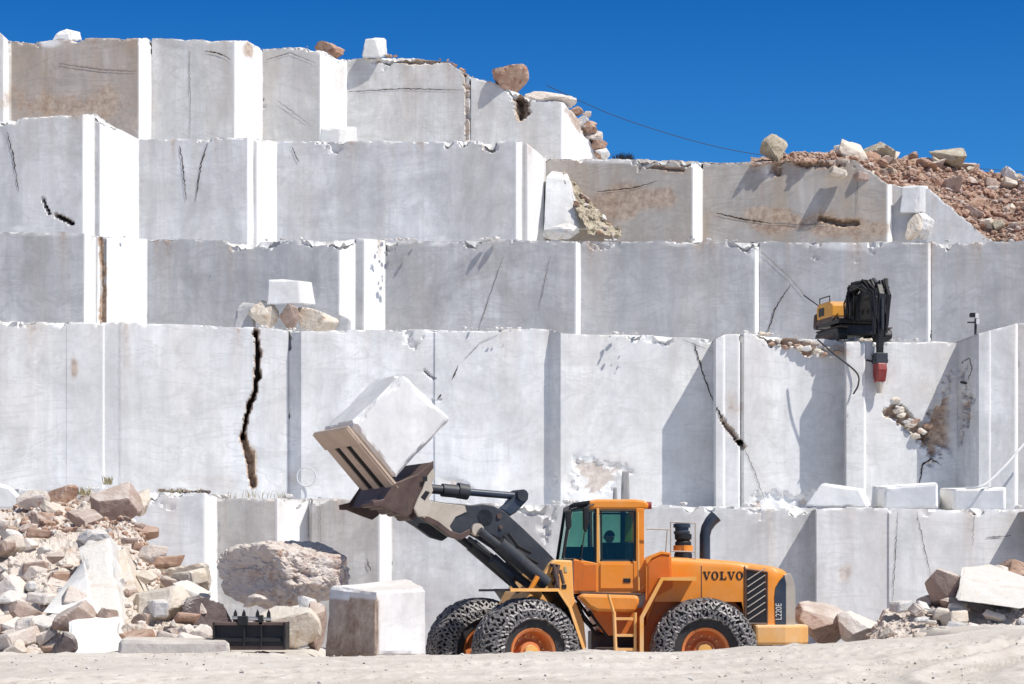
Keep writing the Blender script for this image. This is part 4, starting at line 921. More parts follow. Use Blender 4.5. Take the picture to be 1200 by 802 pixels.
rq = panel('rear_grille', 'steel_dusty', hy+.006, .40, (921, 733), (921, 684), (919, 674), (926, 672), (930, 680), (932, 692), (932, 733))
# lettering on the hood
def strokes(fr, y, x0, y0, x1, y1, letters, name, mat, parent, th=.012):
    mb = MB(); n = len(letters); w = (x1-x0)/n; gap = w*.13
    for i, ch in enumerate(letters):
        ax = x0+i*w+gap/2; ww = w-gap
        def q(u, v): return fr.on(ax+u*ww, y1+(y0-y1)*v, y)
        def poly(*uv): mb.prism([q(u, v) for u, v in uv], y-th, y)
        if ch == 'V':
            poly((.02, 1), (.30, 1), (.60, 0), (.42, 0)); poly((.80, 1), (.95, 1), (.60, 0), (.50, 0)); poly((-.04, 1), (.40, 1), (.40, .90), (-.04, .90)); poly((.66, 1), (1.04, 1), (1.04, .90), (.66, .90))
        elif ch == 'L':
            poly((.18, 1), (.44, 1), (.44, 0), (.18, 0)); poly((.05, 0), (.95, 0), (.95, .14), (.05, .14)); poly((.83, 0), (.95, 0), (.95, .38), (.87, .38)); poly((.05, .90), (.58, .90), (.58, 1), (.05, 1))
        elif ch == 'O':
            m = 20
            for k in range(m):
                a, b = 2*PI*k/m, 2*PI*(k+1)/m
                o_ = lambda t: (.5+.5*math.cos(t), .5+.53*math.sin(t)); i_ = lambda t: (.5+.25*math.cos(t), .5+.42*math.sin(t))
                poly(o_(a), o_(b), i_(b), i_(a))
    return part(mb, name, mat, fr, parent)
strokes(RF, hy+.010, 823.5, 670, 871.5, 679.5, 'VOLVO', 'lettering', 'black', hd)
# door seams of the hood
sm = MB()
for px_ in (822, 873):
    a_ = RF.on(px_, 657, hy); b_ = RF.on(px_, 705 if px_ < 850 else 732, hy); sm.box(a_[0]-.008, a_[0]+.008, hy-.02, hy+.004, b_[1], a_[1]-.1)
part(sm, 'panel_seam', 'steel_rust', RF, hd)
# model number, reading upward on the tail panel
fc = bpy.data.curves.new('model_number', 'FONT'); fc.body = 'L220E'; fc.size = .165; fc.extrude = .004; fc.align_x = 'CENTER'; fc.align_y = 'CENTER'; fc.materials.append(M['whitep'])
fo = bpy.data.objects.new('model_number', fc); COL.objects.link(fo); fo.parent = cp
cx_, cz_ = RF.on(912.8, 717, hy+.02); p = RF.w(np.array([cx_, hy+.018, cz_]))-JO
xa = Vector((0, 0, 1)); za = Vector(RF.l); ya = za.cross(xa)
fo_m = Matrix.Translation(Vector(p)) @ Matrix((xa, ya, za)).transposed().to_4x4() @ Matrix.Diagonal((.78, 1.0, 1, 1))
bpy.context.view_layer.update(); mm_ = bpy.data.meshes.new_from_object(fo.evaluated_get(bpy.context.evaluated_depsgraph_get())); bpy.data.objects.remove(fo)
if not mm_.materials: mm_.materials.append(M['whitep'])
fo = bpy.data.objects.new('model_number', mm_); COL.objects.link(fo); fo.parent = cp; fo.matrix_local = fo_m
# counterweight with rounded plan
def cw():
    z1, z0 = RF.on(0, 733, 1.1)[1], RF.on(0, 757, 1.1)[1]; x1 = RF.on(884, 740, 1.1)[0]; x0 = RF.on(949, 740, .75)[0]
    out = [(x1, 1.22), (x0+.55, 1.22), (x0+.2, 1.08), (x0+.04, .8), (x0, .4), (x0, -.4), (x0+.04, -.8), (x0+.2, -1.08), (x0+.55, -1.22), (x1, -1.22)]
    mb = MB(); n = len(out); mb.add([(x, y, z0) for x, y in out]+[(x, y, z1) for x, y in out], [list(range(n)), list(range(n, 2*n))]+[(i, (i+1) % n, n+(i+1) % n, n+i) for i in range(n)])
    return mb
part(cw(), 'counterweight', 'orange_dusty', RF, bevel=.05)
part(MB().box(-3.4, .1, -.42, .42, .75, 1.35), 'rear_frame', 'steel_rust', RF, bevel=.03)
# rear mudguards: near one as seen, far one mirrored
def mud(s):
    y0, y1 = (.72, 1.46) if s > 0 else (-1.46, -.72)
    out = band(pts(RF, 1.46, (816, 678.5), (776, 678.5), (752, 724), (752, 768)), .05)
    return MB().prism(out, y0, y1)
def mudrim():
    out = band(pts(RF, 1.47, (816, 678.5), (776, 678.5), (752, 724), (752, 768)), .075); return MB().prism(out, 1.455, 1.485)
m_ = part(mud(1), 'mudguard', 'orange_shaded', RF, bevel=.008); part(mudrim(), 'mudguard_rim', 'orange_dusty', RF, m_)
part(mud(-1), 'mudguard', 'orange_shaded', RF, bevel=.008)
panel('wheel_arch_panel', 'orange_shaded', .74, .04, (752, 768), (752, 724), (776, 680), (832, 680), (846, 690), (870, 715), (870, 768))  # arch interior, its shade painted in with the darker orange
# tank and curved body between cab and hood
panel('hydraulic_tank', 'orange_shaded', .98, 1.9, (757, 662), (762, 655), (774, 649), (787, 650), (790, 690), (770, 700), (757, 735), bevel=.06)
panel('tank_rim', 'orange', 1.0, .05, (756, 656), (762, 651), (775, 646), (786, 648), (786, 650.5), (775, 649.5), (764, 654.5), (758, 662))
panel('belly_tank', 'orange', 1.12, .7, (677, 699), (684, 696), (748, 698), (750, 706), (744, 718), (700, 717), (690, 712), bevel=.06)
panel('frame_plate', 'orange_shaded', .80, 1.5, (692, 712), (752, 712), (752, 745), (712, 745), (704, 740))
lb = MB().box(-.85, .05, -.5, 1.0, .80, 1.05); part(lb, 'belly_plate', 'steel_rust', RF, bevel=.02)
hs = MB()
for i, (a, b, c_) in enumerate((((674, 700), (690, 722), (706, 716)), ((676, 712), (694, 734), (716, 728)), ((680, 722), (700, 744), (724, 738)), ((676, 706), (688, 730), (700, 746)), ((690, 716), (706, 738), (716, 752)))):
    P_ = [RF.on(*q, .3+.12*i) for q in (a, b, c_)]; hs.tube([(P_[0][0], .3+.12*i, P_[0][1]), (P_[1][0], .3+.12*i, P_[1][1]), (P_[2][0], .3+.12*i, P_[2][1])], .03, 8)
part(hs, 'joint_hose', 'black', RF)
# ladder
ld = MB(); ly = 1.38
def bar(mb, fr, y, a, b, r=.02, n=8):
    p, q = fr.on(*a, y), fr.on(*b, y); mb.tube([(p[0], y, p[1]), (q[0], y, q[1])], r, n)
bar(ld, RF, ly, (719.5, 717), (721.5, 766), .035); bar(ld, RF, ly, (744.5, 718), (744.5, 766), .03); bar(ld, RF, ly, (713, 697), (719.5, 719), .028)
lad = part(ld, 'ladder', 'orange_dusty', RF)
for a, b in (((719, 725), (745, 725)), ((721, 744.5), (745, 744.5)), ((722, 761), (745, 761))):
    p, q = RF.on(*a, ly), RF.on(*b, ly); part(MB().box(q[0], p[0], ly-.16, ly+.01, p[1]-.03, p[1]+.02), 'step', 'orange_dusty', RF, lad)
# ---- cab
cy = .80
cab = panel('cab', 'orange', cy, 2*cy, (672, 655), (700, 660), (701, 658), (747, 658), (757, 658), (757, 692), (752, 696), (673, 696), bevel=.025)
rp = MB().prism(pts(RF, cy, (690, 587), (700, 585.2), (745, 585.2), (757, 587), (761, 592), (759, 597), (690, 597)), -cy, cy)
part(rp, 'roof', 'orange', RF, cab, bevel=.05)
for s in (1, -1):
    y1 = cy*s; y0 = y1-.09*s
    def pp(name, mat, *q):
        return part(MB().prism(pts(RF, cy, *q), min(y0, y1), max(y0, y1)), name, mat, RF, cab, bevel=.012)
    pp('cab_pillar', 'orange', (745.5, 596), (755, 596), (755, 660), (745.5, 660))
    pp('cab_pillar', 'orange_dusty', (699, 596), (702, 596), (703, 660), (699, 660))
    pp('cab_pillar', 'black', (667.5, 592), (690, 589), (690, 596), (671, 597), (661.5, 655), (658, 655))
for nm, q in (('door_glass', ((704, 599), (744, 599), (744, 657), (705, 657))), ('side_window', ((672, 597), (698.5, 597), (698.5, 659), (687, 660), (681, 655.5), (662, 655)))):
    for s in (1, -1):
        part(MB().prism(pts(RF, cy, *q), s*(cy-.05)-.005, s*(cy-.05)+.005), nm, 'glass', RF, cab)
gs = MB()
for s in (1, -1):
    y = s*(cy-.03)
    for q in (((703.8, 598.5), (744.3, 598.5)), ((744.3, 598.5), (744.3, 657.5)), ((703.8, 657.5), (744.3, 657.5)), ((704.5, 598.5), (705, 657.5)), ((662, 655.5), (681, 655.5)), ((681, 655.5), (687, 660)), ((687, 660), (699, 660)), ((698, 597), (698, 660))):
        p0, p1 = RF.on(*q[0], cy), RF.on(*q[1], cy); gs.tube([(p0[0], y, p0[1]), (p1[0], y, p1[1])], .022, 6)
part(gs, 'window_seal', 'black', RF, cab)
# windscreen and rear window
a_, b_ = RF.on(669, 594, cy), RF.on(660, 655, cy)
part(MB().add([(a_[0], -cy+.05, a_[1]), (a_[0], cy-.05, a_[1]), (b_[0], cy-.05, b_[1]), (b_[0], -cy+.05, b_[1])], [(0, 1, 2, 3)]), 'windscreen', 'glass', RF, cab)
a_, b_ = RF.on(754, 597, cy), RF.on(755, 657, cy)
part(MB().add([(a_[0], -cy+.09, a_[1]), (a_[0], cy-.09, a_[1]), (b_[0], cy-.09, b_[1]), (b_[0], -cy+.09, b_[1])], [(0, 1, 2, 3)]), 'rear_window', 'glass', RF, cab)
# front visor
panel('visor', 'black', cy, 2*cy, (667, 592), (672, 589.5), (691, 586.5), (691, 596), (676, 597), (669, 600), parent=cab)
# door leaf with handle and lower front panel
dr = panel('door', 'orange', cy+.03, .03, (703.5, 661), (742, 661), (742, 690), (703.5, 690), parent=cab, bevel=.01)
hdl = panel('door_handle', 'black', cy+.045, .02, (730.5, 678), (739, 678), (739, 683), (730.5, 683), parent=cab, bevel=.006)
panel('front_panel', 'orange_shaded', cy+.018, .02, (672.5, 657), (680, 657.5), (686, 662), (699, 662), (699, 693), (672.5, 693), parent=cab)
panel('side_sill', 'steel_rust', cy+.10, .2, (680, 693.5), (752, 695.5), (752, 698.5), (680, 697), parent=cab)
bar_ = MB(); bar(bar_, RF, cy+.08, (747.5, 600), (748.5, 692), .018); bar(bar_, RF, cy+.06, (749, 692), (758, 684), .012); part(bar_, 'grab_rail', 'orange_dusty', RF, cab)
bk = MB()
p0 = RF.on(759, 592.5, .65); bk.tube([(p0[0]+.03, .65, p0[1]), (p0[0]-.07, .65, p0[1])], .07, 12); part(bk, 'tail_lamp', 'red', RF, cab)
# mirrors
for (x, y, y2, s) in ((665.5, 603, 622, 1.12), (686, 599, 625, .98)):
    mm = MB().prism(pts(RF, s, (x-3, y-4), (x+4, y-6), (x+4.5, y+14), (x+1, y2), (x-2.5, y2-4)), s-.10, s)
    mr = part(mm, 'mirror', 'black', RF, cab, bevel=.03)
    am = MB(); p0, p1 = RF.on(x+3, y-6, s), RF.on(x+10, y-8, cy); am.tube([(p0[0], s-.05, p0[1]), (p1[0], cy, p1[1])], .014, 6)
    part(am, 'mirror_arm', 'steel_dark', RF, mr); am = MB()
    p0, p1 = RF.on(x-1, y2-1, s), RF.on(x-5, 656, cy); am.tube([(p0[0], s-.05, p0[1]), (p1[0], cy, p1[1])], .012, 6); part(am, 'mirror_stay', 'steel_dark', RF, mr)
# seat, console, wheel
st = MB(); q = RF.on(717, 650, 0); sx = q[0]
st.box(sx-.25, sx+.27, -.27, .27, 2.30, 2.45); st.box(sx-.34, sx-.20, -.27, .27, 2.40, 3.05); st.box(sx-.15, sx+.15, -.15, .15, 2.0, 2.3)
tr_ = MB()
for q4 in (((704, 636), (744, 636), (744, 660), (704, 660)), ((727, 596), (733, 596), (733, 640), (727, 640)), ((662, 641), (699, 641), (699, 660), (662, 657))): tr_.prism(pts(RF, -.7, *q4), -.72, -.66)
part(tr_, 'interior_trim', 'cloth', RF, cab)
part(MB().prism(pts(RF, -.5, (733, 604), (740, 604), (741, 634), (732, 636)), -.55, -.5), 'jacket', 'hivis', RF, cab, bevel=.02)
part(st, 'driver_seat', 'cloth', RF, cab, bevel=.03)
co = MB(); co.box(sx+.55, sx+.75, -.5, .5, 2.0, 2.62); co.tube([(sx+.66, 0, 2.5), (sx+.5, 0, 2.82)], .03, 8); co.tube([(sx+.5+.19*math.cos(a)*.5, .19*math.sin(a), 2.83+.19*math.cos(a)*.86) for a in np.linspace(0, 2*PI, 20)[:-1]], .014, 6, closed=True)
part(co, 'steering_console', 'cloth', RF, cab)
# handrail, intake stack and exhaust
hr = MB()
for a, b in (((757, 620), (787, 621)), ((782, 621), (780, 650)), ((786, 612), (786, 680)), ((815, 613), (815, 681)), ((786, 612), (815, 613)), ((786, 646), (815, 647))): bar(hr, RF, .90, a, b, .014, 6)
part(hr, 'handrail', 'steel_dusty', RF)
def cyl_px(x0, x1, y0, y1, y, prof=((0, 1), (1, 1)), n=28):
    a = RF.on((x0+x1)/2, y0, y); b = RF.on((x0+x1)/2, y1, y); r = (RF.on(x0, y0, y)[0]-RF.on(x1, y0, y)[0])/2
    mb = MB(); mb.revolve([(b[1]+(a[1]-b[1])*t, r*k) for t, k in ((0, 0),)+tuple(prof)+((1, 0),)], n, 'z'); return mb.shift((a[0], y, 0))
ib = part(cyl_px(790, 811, 647, 675, .55, ((0, .8), (.2, 1), (.9, 1), (1, .9))), 'air_intake', 'black', RF, smooth=True)
part(cyl_px(789, 812, 639.5, 646.5, .55), 'clamp_band', 'orange', RF, ib, smooth=True)
part(cyl_px(791, 810, 626, 640, .55, ((0, 1), (.3, 1), (.45, .8), (.6, 1.05), (1, 1.05))), 'pre_cleaner', 'black', RF, ib, smooth=True)
part(cyl_px(789, 809, 613, 626.5, .55, ((0, .9), (.25, 1), (.3, .8), (.55, .8), (.6, 1), (.9, 1), (1, .7))), 'intake_cap', 'navy', RF, ib, smooth=True)
ex = MB(); ey = .1
E_ = [RF.on(a, b, ey) for a, b in ((826, 660), (826, 645), (826, 628), (828, 619), (833, 611), (839, 605))]
ex.tube([(a, ey, b) for a, b in E_], [.105, .105, .105, .11, .12, .13], 16); part(ex, 'exhaust_pipe', 'navy', RF, smooth=True)
# ---- front frame
tw = panel('front_tower', 'orange_dusty', .62, 1.24, (622, 694), (632, 682), (645, 661), (650, 656), (671, 657), (673, 700), (685, 730), (688, 760), (640, 760), (600, 735), fr=FF, bevel=.03)
panel('side_sticker', 'straw', .635, .01, (661, 664), (664, 664), (665, 671), (661.5, 671), fr=FF, parent=tw); panel('warning_plate', 'black', .635, .01, (658.5, 685), (664, 685), (664, 690), (658.5, 690), fr=FF, parent=tw)
vl = MB()
for i, (x, y) in enumerate(((647, 662), (650, 666), (653, 663), (648, 672), (652, 676), (650, 684), (655, 669))):
    p0 = FF.on(x, y, .66); vl.tube([(p0[0], .62, p0[1]), (p0[0], .72, p0[1]), (p0[0]+.06*(i % 3-1), .74, p0[1]-.25)], .035, 8)
part(vl, 'valve_hose', 'steel_rust', FF)
def mudf(s):
    y0, y1 = (.70, 1.46) if s > 0 else (-1.46, -.70)
    q = pts(FF, 1.46, (598 if s > 0 else 634, 691.5), (654, 691.5), (668, 712), (686, 766)); return MB().prism(band(q, .045), y0, y1)
m1 = part(mudf(1), 'mudguard', 'black', FF); q = pts(FF, 1.47, (598, 691.5), (654, 691.5), (668, 712), (686, 766)); part(MB().prism(band(q, .06), 1.455, 1.485), 'mudguard_rim', 'orange_dusty', FF, m1)
part(mudf(-1), 'mudguard', 'black', FF)
br = MB(); bar(br, FF, .9, (620, 694), (630, 676), .05); part(br, 'light_bracket', 'orange', FF)
# lift arm: two plates and cross tube
AY = .50
arm_out = ((489, 588), (494, 583), (503, 586), (520, 589), (552, 592), (565, 590.5), (578, 592.5), (592, 600), (612, 618), (640, 645), (656, 662), (652, 684), (641, 683), (628, 668), (600, 642), (580, 629), (566, 622), (551, 625), (540, 633), (526, 629), (508, 616), (489, 604), (484, 596))
for s in (1, -1):
    part(MB().prism(pts(FF, AY, *arm_out), *((AY-.12, AY) if s > 0 else (-AY, -AY+.12))), 'lift_arm', 'steel_dark', FF, bevel=.02)
# cream worn nose plate over the dark arm
np_ = panel('arm_nose_plate', 'steel_dusty', AY+.025, .02, (489.5, 588.5), (494.5, 584), (503, 587), (520, 590), (545, 593), (547, 600), (534, 606), (527, 617), (533, 627), (526, 627), (508, 614.5), (490, 603), (485.5, 596), fr=FF)
lo = MB()
q = pts(FF, AY+.05, (497, 610), (512, 617), (527, 629), (541, 633), (553, 625), (551, 620), (540, 626), (528, 622), (514, 611), (500, 604)); lo.prism(q, AY-.02, AY+.045); part(lo, 'arm_lower_edge', 'steel_rust', FF, bevel=.01)
ct = MB(); p0 = FF.on(556, 608, 0); ct.tube([(p0[0], -.5, p0[1]), (p0[0], .5, p0[1])], .16, 16); part(ct, 'cross_tube', 'steel_dark', FF, smooth=True)
def pin(x, y, yy, r, name, mat, ln=.05):
    p = FF.on(x, y, yy); return part(MB().tube([(p[0], yy-ln, p[1]), (p[0], yy+.015, p[1])], r, 18), name, mat, FF)
pin(495, 600, AY+.04, .07, 'pivot_pin', 'steel_dark'); pin(560, 621, AY+.06, .12, 'pivot_pin', 'steel_dusty', .1); pin(585, 605, AY+.02, .05, 'pivot_pin', 'steel_rust'); pin(587, 618, AY+.02, .04, 'pivot_pin', 'steel_rust')
# lift cylinders and rods
for s in (1, -1):
    yy = .66*s if s > 0 else -.66
    def cy2(a, b, r, name, mat):
        p, q = FF.on(*a, .66), FF.on(*b, .66); return part(MB().tube([(p[0], yy, p[1]), (q[0], yy, q[1])], r, 16), name, mat, FF, smooth=True)
    cy2((562, 622), (600, 652), .075, 'piston_rod', 'steel_dark'); cy2((585, 637), (640, 684), .135, 'lift_cylinder', 'steel_dark')
    cy2((612, 657), (634, 673), .02, 'hydraulic_line', 'rod')
c3 = MB(); 
for a, b, r in (((549, 631), (577, 652), .045), ((577, 655), (600, 676), .11), ((577, 653), (608, 694), .05), ((590, 663), (622, 688), .08)):
    p, q = FF.on(*a, .42), FF.on(*b, .42); c3.tube([(p[0], .42, p[1]), (q[0], .42, q[1])], r, 12)
part(c3, 'steering_cylinder', 'steel_dark', FF, smooth=True)
hh = MB()
for i, (a, b, c_) in enumerate((((596, 625), (606, 640), (622, 648)), ((590, 628), (604, 646), (618, 656)), ((600, 640), (614, 652), (630, 660)))):
    P_ = [FF.on(*q, .60) for q in (a, b, c_)]; hh.tube([(P_[0][0], .6, P_[0][1]), (P_[1][0], .64, P_[1][1]), (P_[2][0], .6, P_[2][1])], .035, 8)
part(hh, 'arm_hose', 'black', FF)
# tilt linkage on top
tl = MB()
for a, b, r in (((545, 576.5), (604, 581.5), .07),):
    p, q = FF.on(*a, .12), FF.on(*b, .12); tl.tube([(p[0], .12, p[1]), (q[0], .12, q[1])], r, 14)
part(tl, 'tilt_rod', 'navy', FF, smooth=True)
tb = MB()
for a, b, r in (((504, 573), (520, 574.5), .09), ((518, 574.5), (544, 577), .125), ((536, 575), (548, 577), .15)):
    p, q = FF.on(*a, .12), FF.on(*b, .12); tb.tube([(p[0], .12, p[1]), (q[0], .12, q[1])], r, 14)
part(tb, 'tilt_cylinder', 'steel_dark', FF, smooth=True)
part(MB().prism(pts(FF, .2, (606, 577), (613, 574), (619, 578), (618, 586), (604, 601), (596, 606), (586, 598), (594, 591)), -.02, .26), 'bell_crank', 'navy', FF, bevel=.04)
p = FF.on(612.5, 580.5, .3); part(MB().tube([(p[0], -.1, p[1]), (p[0], .32, p[1])], .11, 18), 'crank_pin', 'steel_dark', FF, smooth=True)
# attachment: spade-nosed block bucket of thick plate with two long slots
BW = .92
A_ = FF.on(463, 567, BW); B_ = FF.on(407.5, 500, BW); dx_, dz_ = B_[0]-A_[0], B_[1]-A_[1]; Lf = math.hypot(dx_, dz_); fx = np.array([dx_/Lf, dz_/Lf]); fn = np.array([-fx[1], fx[0]])   # fn: towards the load
if fn[1] < 0: fn = -fn
def fl(s, y, h): return (A_[0]+fx[0]*s+fn[0]*h, y, A_[1]+fx[1]*s+fn[1]*h)
def fbox(s0, s1, y0, y1, h0, h1):
    mb = MB(); mb.add([fl(s, y, h) for h in (h0, h1) for y in (y0, y1) for s in (s0, s1)], [(0, 2, 3, 1), (4, 5, 7, 6), (0, 1, 5, 4), (2, 6, 7, 3), (0, 4, 6, 2), (1, 3, 7, 5)]); return mb
bucket = part(fbox(-.1, Lf, -BW, BW, -.02, .03), 'bucket', 'steel_brown', FF, bevel=.006)
for (y0, y1, s1) in ((.48, BW-.01, Lf*.72), (-.12, .20, Lf*.72), (-.70, -.40, Lf*.72)):
    part(fbox(-.12, s1, y0, y1, -.060, -.022), 'bucket_tine', 'steel_brown', FF, bucket, bevel=.02)
part(fbox(Lf*.715, Lf*.995, -BW, BW, -.056, -.024), 'cutting_edge', 'steel_brown', FF, bucket, bevel=.01)
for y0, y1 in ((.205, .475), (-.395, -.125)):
    part(fbox(-.1, Lf*.71, y0, y1, -.034, -.022), 'slot_shade', 'void', FF, bucket)  # black strips painting the shade within the slots
cheek = ((437, 588), (450, 585), (462.5, 566.5), (475, 562), (490, 556), (501, 547), (508, 540), (508.5, 552), (507, 563), (503, 574), (499, 584), (490, 592), (484, 601), (477, 606), (463, 601), (446, 594), (438, 594))
for s in (1, -1):
    part(MB().prism(pts(FF, BW, *cheek), *((BW-.06, BW) if s > 0 else (-BW, -BW+.06))), 'bucket_cheek', 'steel_rust', FF, bucket, bevel=.012)
bk = MB(); cc_ = pts(FF, BW, (463, 567), (478, 563), (492, 557), (508, 541), (508, 550), (498, 566), (488, 578), (470, 590), (450, 592)); bk.prism(cc_, -BW+.06, BW-.06); part(bk, 'bucket_back', 'steel_rust', FF, bucket, bevel=.02)
hk = panel('coupler_hook', 'steel_dusty', BW+.06, .05, (508, 549), (510, 558), (506, 568), (508, 575), (503, 584), (507, 590), (502, 606), (490, 606), (485, 596), (489, 586), (495, 574), (500, 560), fr=FF, bevel=.015)
for q in (((495.5, 558), (501, 558), (501, 564), (495.5, 564)), ((493, 583), (499, 575), (504, 577), (498, 587))): panel('coupler_slot', 'black', BW+.065, .01, *q, fr=FF, parent=hk)
rk = MB(); 
for k in range(7):
    p0 = FF.on(440+k*7, 590+k*2.6, .8-.1*(k % 3)); rk.tube([(p0[0], .2, p0[1]), (p0[0], .88, p0[1])], .07, 8)
part(rk, 'wear_bar', 'steel_rust', FF, bucket)
# carried block
cb = [FF.on(464, 561, .80), FF.on(411, 496, .80), FF.on(475, 436, .80), FF.on(529, 491, .80)]
y0, y1 = -.72, .80
def fw(q, y): return FF.w(np.array([q[0], y, q[1]]))
t = marble('carried_block_stone', (.86, .86, .85), .08, .25, .25)
o = hexa('carried_block', [fw(cb[0], y1), fw(cb[3], y1), fw(cb[3], y0), fw(cb[0], y0), fw(cb[1], y1), fw(cb[2], y1), fw(cb[2], y0), fw(cb[1], y0)], t, .05, .42, 51, .02, fr=.35)
tag(o, 'bright white marble block held up in the loader bucket', 'block')

# ---- driver
def skin_body(name, joints, edges, mat, loc, parent=None, root=0, sub=1):
    me = bpy.data.meshes.new(name); me.from_pydata([j[0] for j in joints], edges, []); me.materials.append(M[mat])
    o = bpy.data.objects.new(name, me); COL.objects.link(o); o.location = loc
    if parent: o.parent = parent
    sk = o.modifiers.new('skin', 'SKIN'); sk.use_smooth_shade = True
    for i, j in enumerate(joints):
        r = j[1]; me.skin_vertices[0].data[i].radius = (r, r) if not isinstance(r, tuple) else r
    me.skin_vertices[0].data[root].use_root = True
    s_ = o.modifiers.new('sub', 'SUBSURF'); s_.levels = sub; s_.render_levels = sub
    return o
R_ = lambda x, y, z: tuple(RF.w(np.array([sx+x, y, z]))-JO-RF.w(np.array([sx, 0, 0]))+JO)
J = [(R_(0, 0, .10), (.15, .13)), (R_(-.02, 0, .32), (.15, .12)), (R_(-.0, 0, .52), (.17, .11)), (R_(.01, 0, .62), .055), (R_(.03, 0, .68), .055),
     (R_(.02, .19, .54), .065), (R_(.10, .25, .30), .048), (R_(.36, .17, .36), .034), (R_(.44, .15, .38), .035), (R_(.02, -.19, .54), .065), (R_(.10, -.25, .30), .048), (R_(.36, -.17, .36), .034), (R_(.44, -.15, .38), .035),
     (R_(.05, .10, .06), .09), (R_(.46, .13, .08), .07), (R_(.50, .13, -.30), .05), (R_(.62, .13, -.36), .04), (R_(.05, -.10, .06), .09), (R_(.46, -.13, .08), .07), (R_(.50, -.13, -.30), .05), (R_(.62, -.13, -.36), .04)]
E = [(0, 1), (1, 2), (2, 3), (3, 4), (2, 5), (5, 6), (6, 7), (7, 8), (2, 9), (9, 10), (10, 11), (11, 12), (0, 13), (13, 14), (14, 15), (15, 16), (0, 17), (17, 18), (18, 19), (19, 20)]
base = RF.w(np.array([sx, 0, 2.36])); drv = skin_body('person', J, E, 'cloth', tuple(base)); tag(drv, 'driver in dark clothes sitting at the controls in the orange cab', 'person')
hv, hf = ICO[4]; hv = hv*np.array([.098, .078, .118]); nose = np.exp(-((hv[:, 1]/.018)**2+((hv[:, 2]+.005)/.03)**2))*(hv[:, 0] > 0)*.025; hv[:, 0] += nose; hv[:, 0] *= np.where(hv[:, 2] < -.06, .92, 1)
for s in (1, -1): hv[:, 0] -= np.exp(-(((hv[:, 1]-s*.032)/.016)**2+((hv[:, 2]-.012)/.013)**2))*(hv[:, 0] > 0)*.012
hw = np.array([RF.f*v[0]+RF.l*v[1]+np.array([0, 0, v[2]]) for v in hv])
hh_ = mesh_obj('head', hw, hf, M['skin'], drv, None, True, R_(.05, 0, .80))
cap = hv*1.10; cap = np.array([RF.f*v[0]+RF.l*v[1]+np.array([0, 0, max(v[2], .02)+.004]) for v in cap]); mesh_obj('hair', cap, hf, M['black'], drv, None, True, R_(.042, 0, .80))

# ================================================================== black bucket lying on the ground
BD = 40.0; XF = Frame((xat(292, BD), BD, 0), 0)
bz = lambda py: zat(py, BD)
bb = empty('spare_bucket', (xat(292, BD), BD, bz(762)), 'black steel bucket with upright lugs standing on the ground among boulders', 'bucket')
def bp(mb, name, mat, parent=bb, **k): return mb.build(name, mat, parent, None, (xat(292, BD), BD, bz(762)), **k)
xx = lambda px: xat(px, BD)
bp(MB().box(xx(251), xx(334), BD-.02, BD+.03, bz(757), bz(731)), 'shell', 'black', bevel=.01)
bp(MB().box(xx(250), xx(335), BD-.02, BD+.60, bz(762), bz(757)), 'floor_plate', 'steel_rust', bevel=.01)
bp(MB().box(xx(250), xx(336), BD-.10, BD+.05, bz(733), bz(729)), 'top_lip', 'steel_rust', bevel=.01)
for a in (250, 333): bp(MB().box(xx(a), xx(a+2.5), BD-.12, BD+.6, bz(761), bz(729)), 'side_plate', 'black', bevel=.01)
bp(MB().box(xx(254), xx(330), BD-.07, BD-.02, bz(752), bz(748)), 'stiffener', 'black')
bp(MB().box(xx(279), xx(291), BD-.12, BD+.02, bz(733), bz(722)).box(xx(303), xx(309), BD-.1, BD+.02, bz(733), bz(721)), 'mounting_bracket', 'black', bevel=.015)
for a in (286, 306): bp(MB().box(xx(a), xx(a+2), BD-.09, BD-.02, bz(757), bz(733)), 'rib', 'black')
for a in (273, 283, 299, 312):
    q = [(xx(a), bz(731)), (xx(a+6), bz(731)), (xx(a+5), bz(718)), (xx(a+3), bz(714)), (xx(a+1), bz(719))]
    bp(MB().prism(q, BD-.05, BD+.0), 'lug', 'black', bevel=.01)
bp(MB().tube([(xx(272), BD-.03, bz(724)), (xx(318), BD-.03, bz(726))], .035, 10), 'coupling_bar', 'rod')

# ================================================================== EXCAVATOR
ED = 92.75; ez = zat(399, 91)-.0
EX = Frame((xat(1001, ED), ED, ez), 0)
EX.f = np.array([.25, -.968, 0]); EX.l = np.array([.968, .25, 0])
eo = EX.O
exc = empty('tracked_excavator', tuple(eo), 'yellow and black tracked excavator reaching a red breaker over the bench edge', 'excavator')
def ep(mb, name, mat, parent=exc, **k):
    mb.v = [(x*.8, y*.8, z*.8) for x, y, z in mb.v]
    return mb.build(name, mat, parent, EX, eo, **k)
for s in (1, -1):
    out = [(-1.7, .35), (-1.5, .08), (-1.2, 0), (1.0, 0), (1.3, .08), (1.45, .35), (1.35, .6), (1.1, .72), (-1.3, .72), (-1.6, .6)]
    tr = ep(MB().prism(out, s*1.15-.25, s*1.15+.25), 'track', 'black', bevel=.05)
    cl = MB()
    for k in range(22):
        x = -1.45+k*.13; cl.box(x, x+.05, s*1.15-.27, s*1.15+.27, .70, .76)
    ep(cl, 'track_shoe', 'steel_rust', tr)
    ep(MB().box(-1.1, .9, s*1.15-.28, s*1.15+.28, .22, .5), 'track_frame', 'steel_rust', tr, bevel=.05)
ep(MB().box(-.8, .8, -.95, .95, .4, .95), 'undercarriage', 'black', bevel=.05)
ep(MB().box(-1.8, 1.0, -1.2, 1.2, .95, 1.15), 'turntable_deck', 'black', bevel=.03)
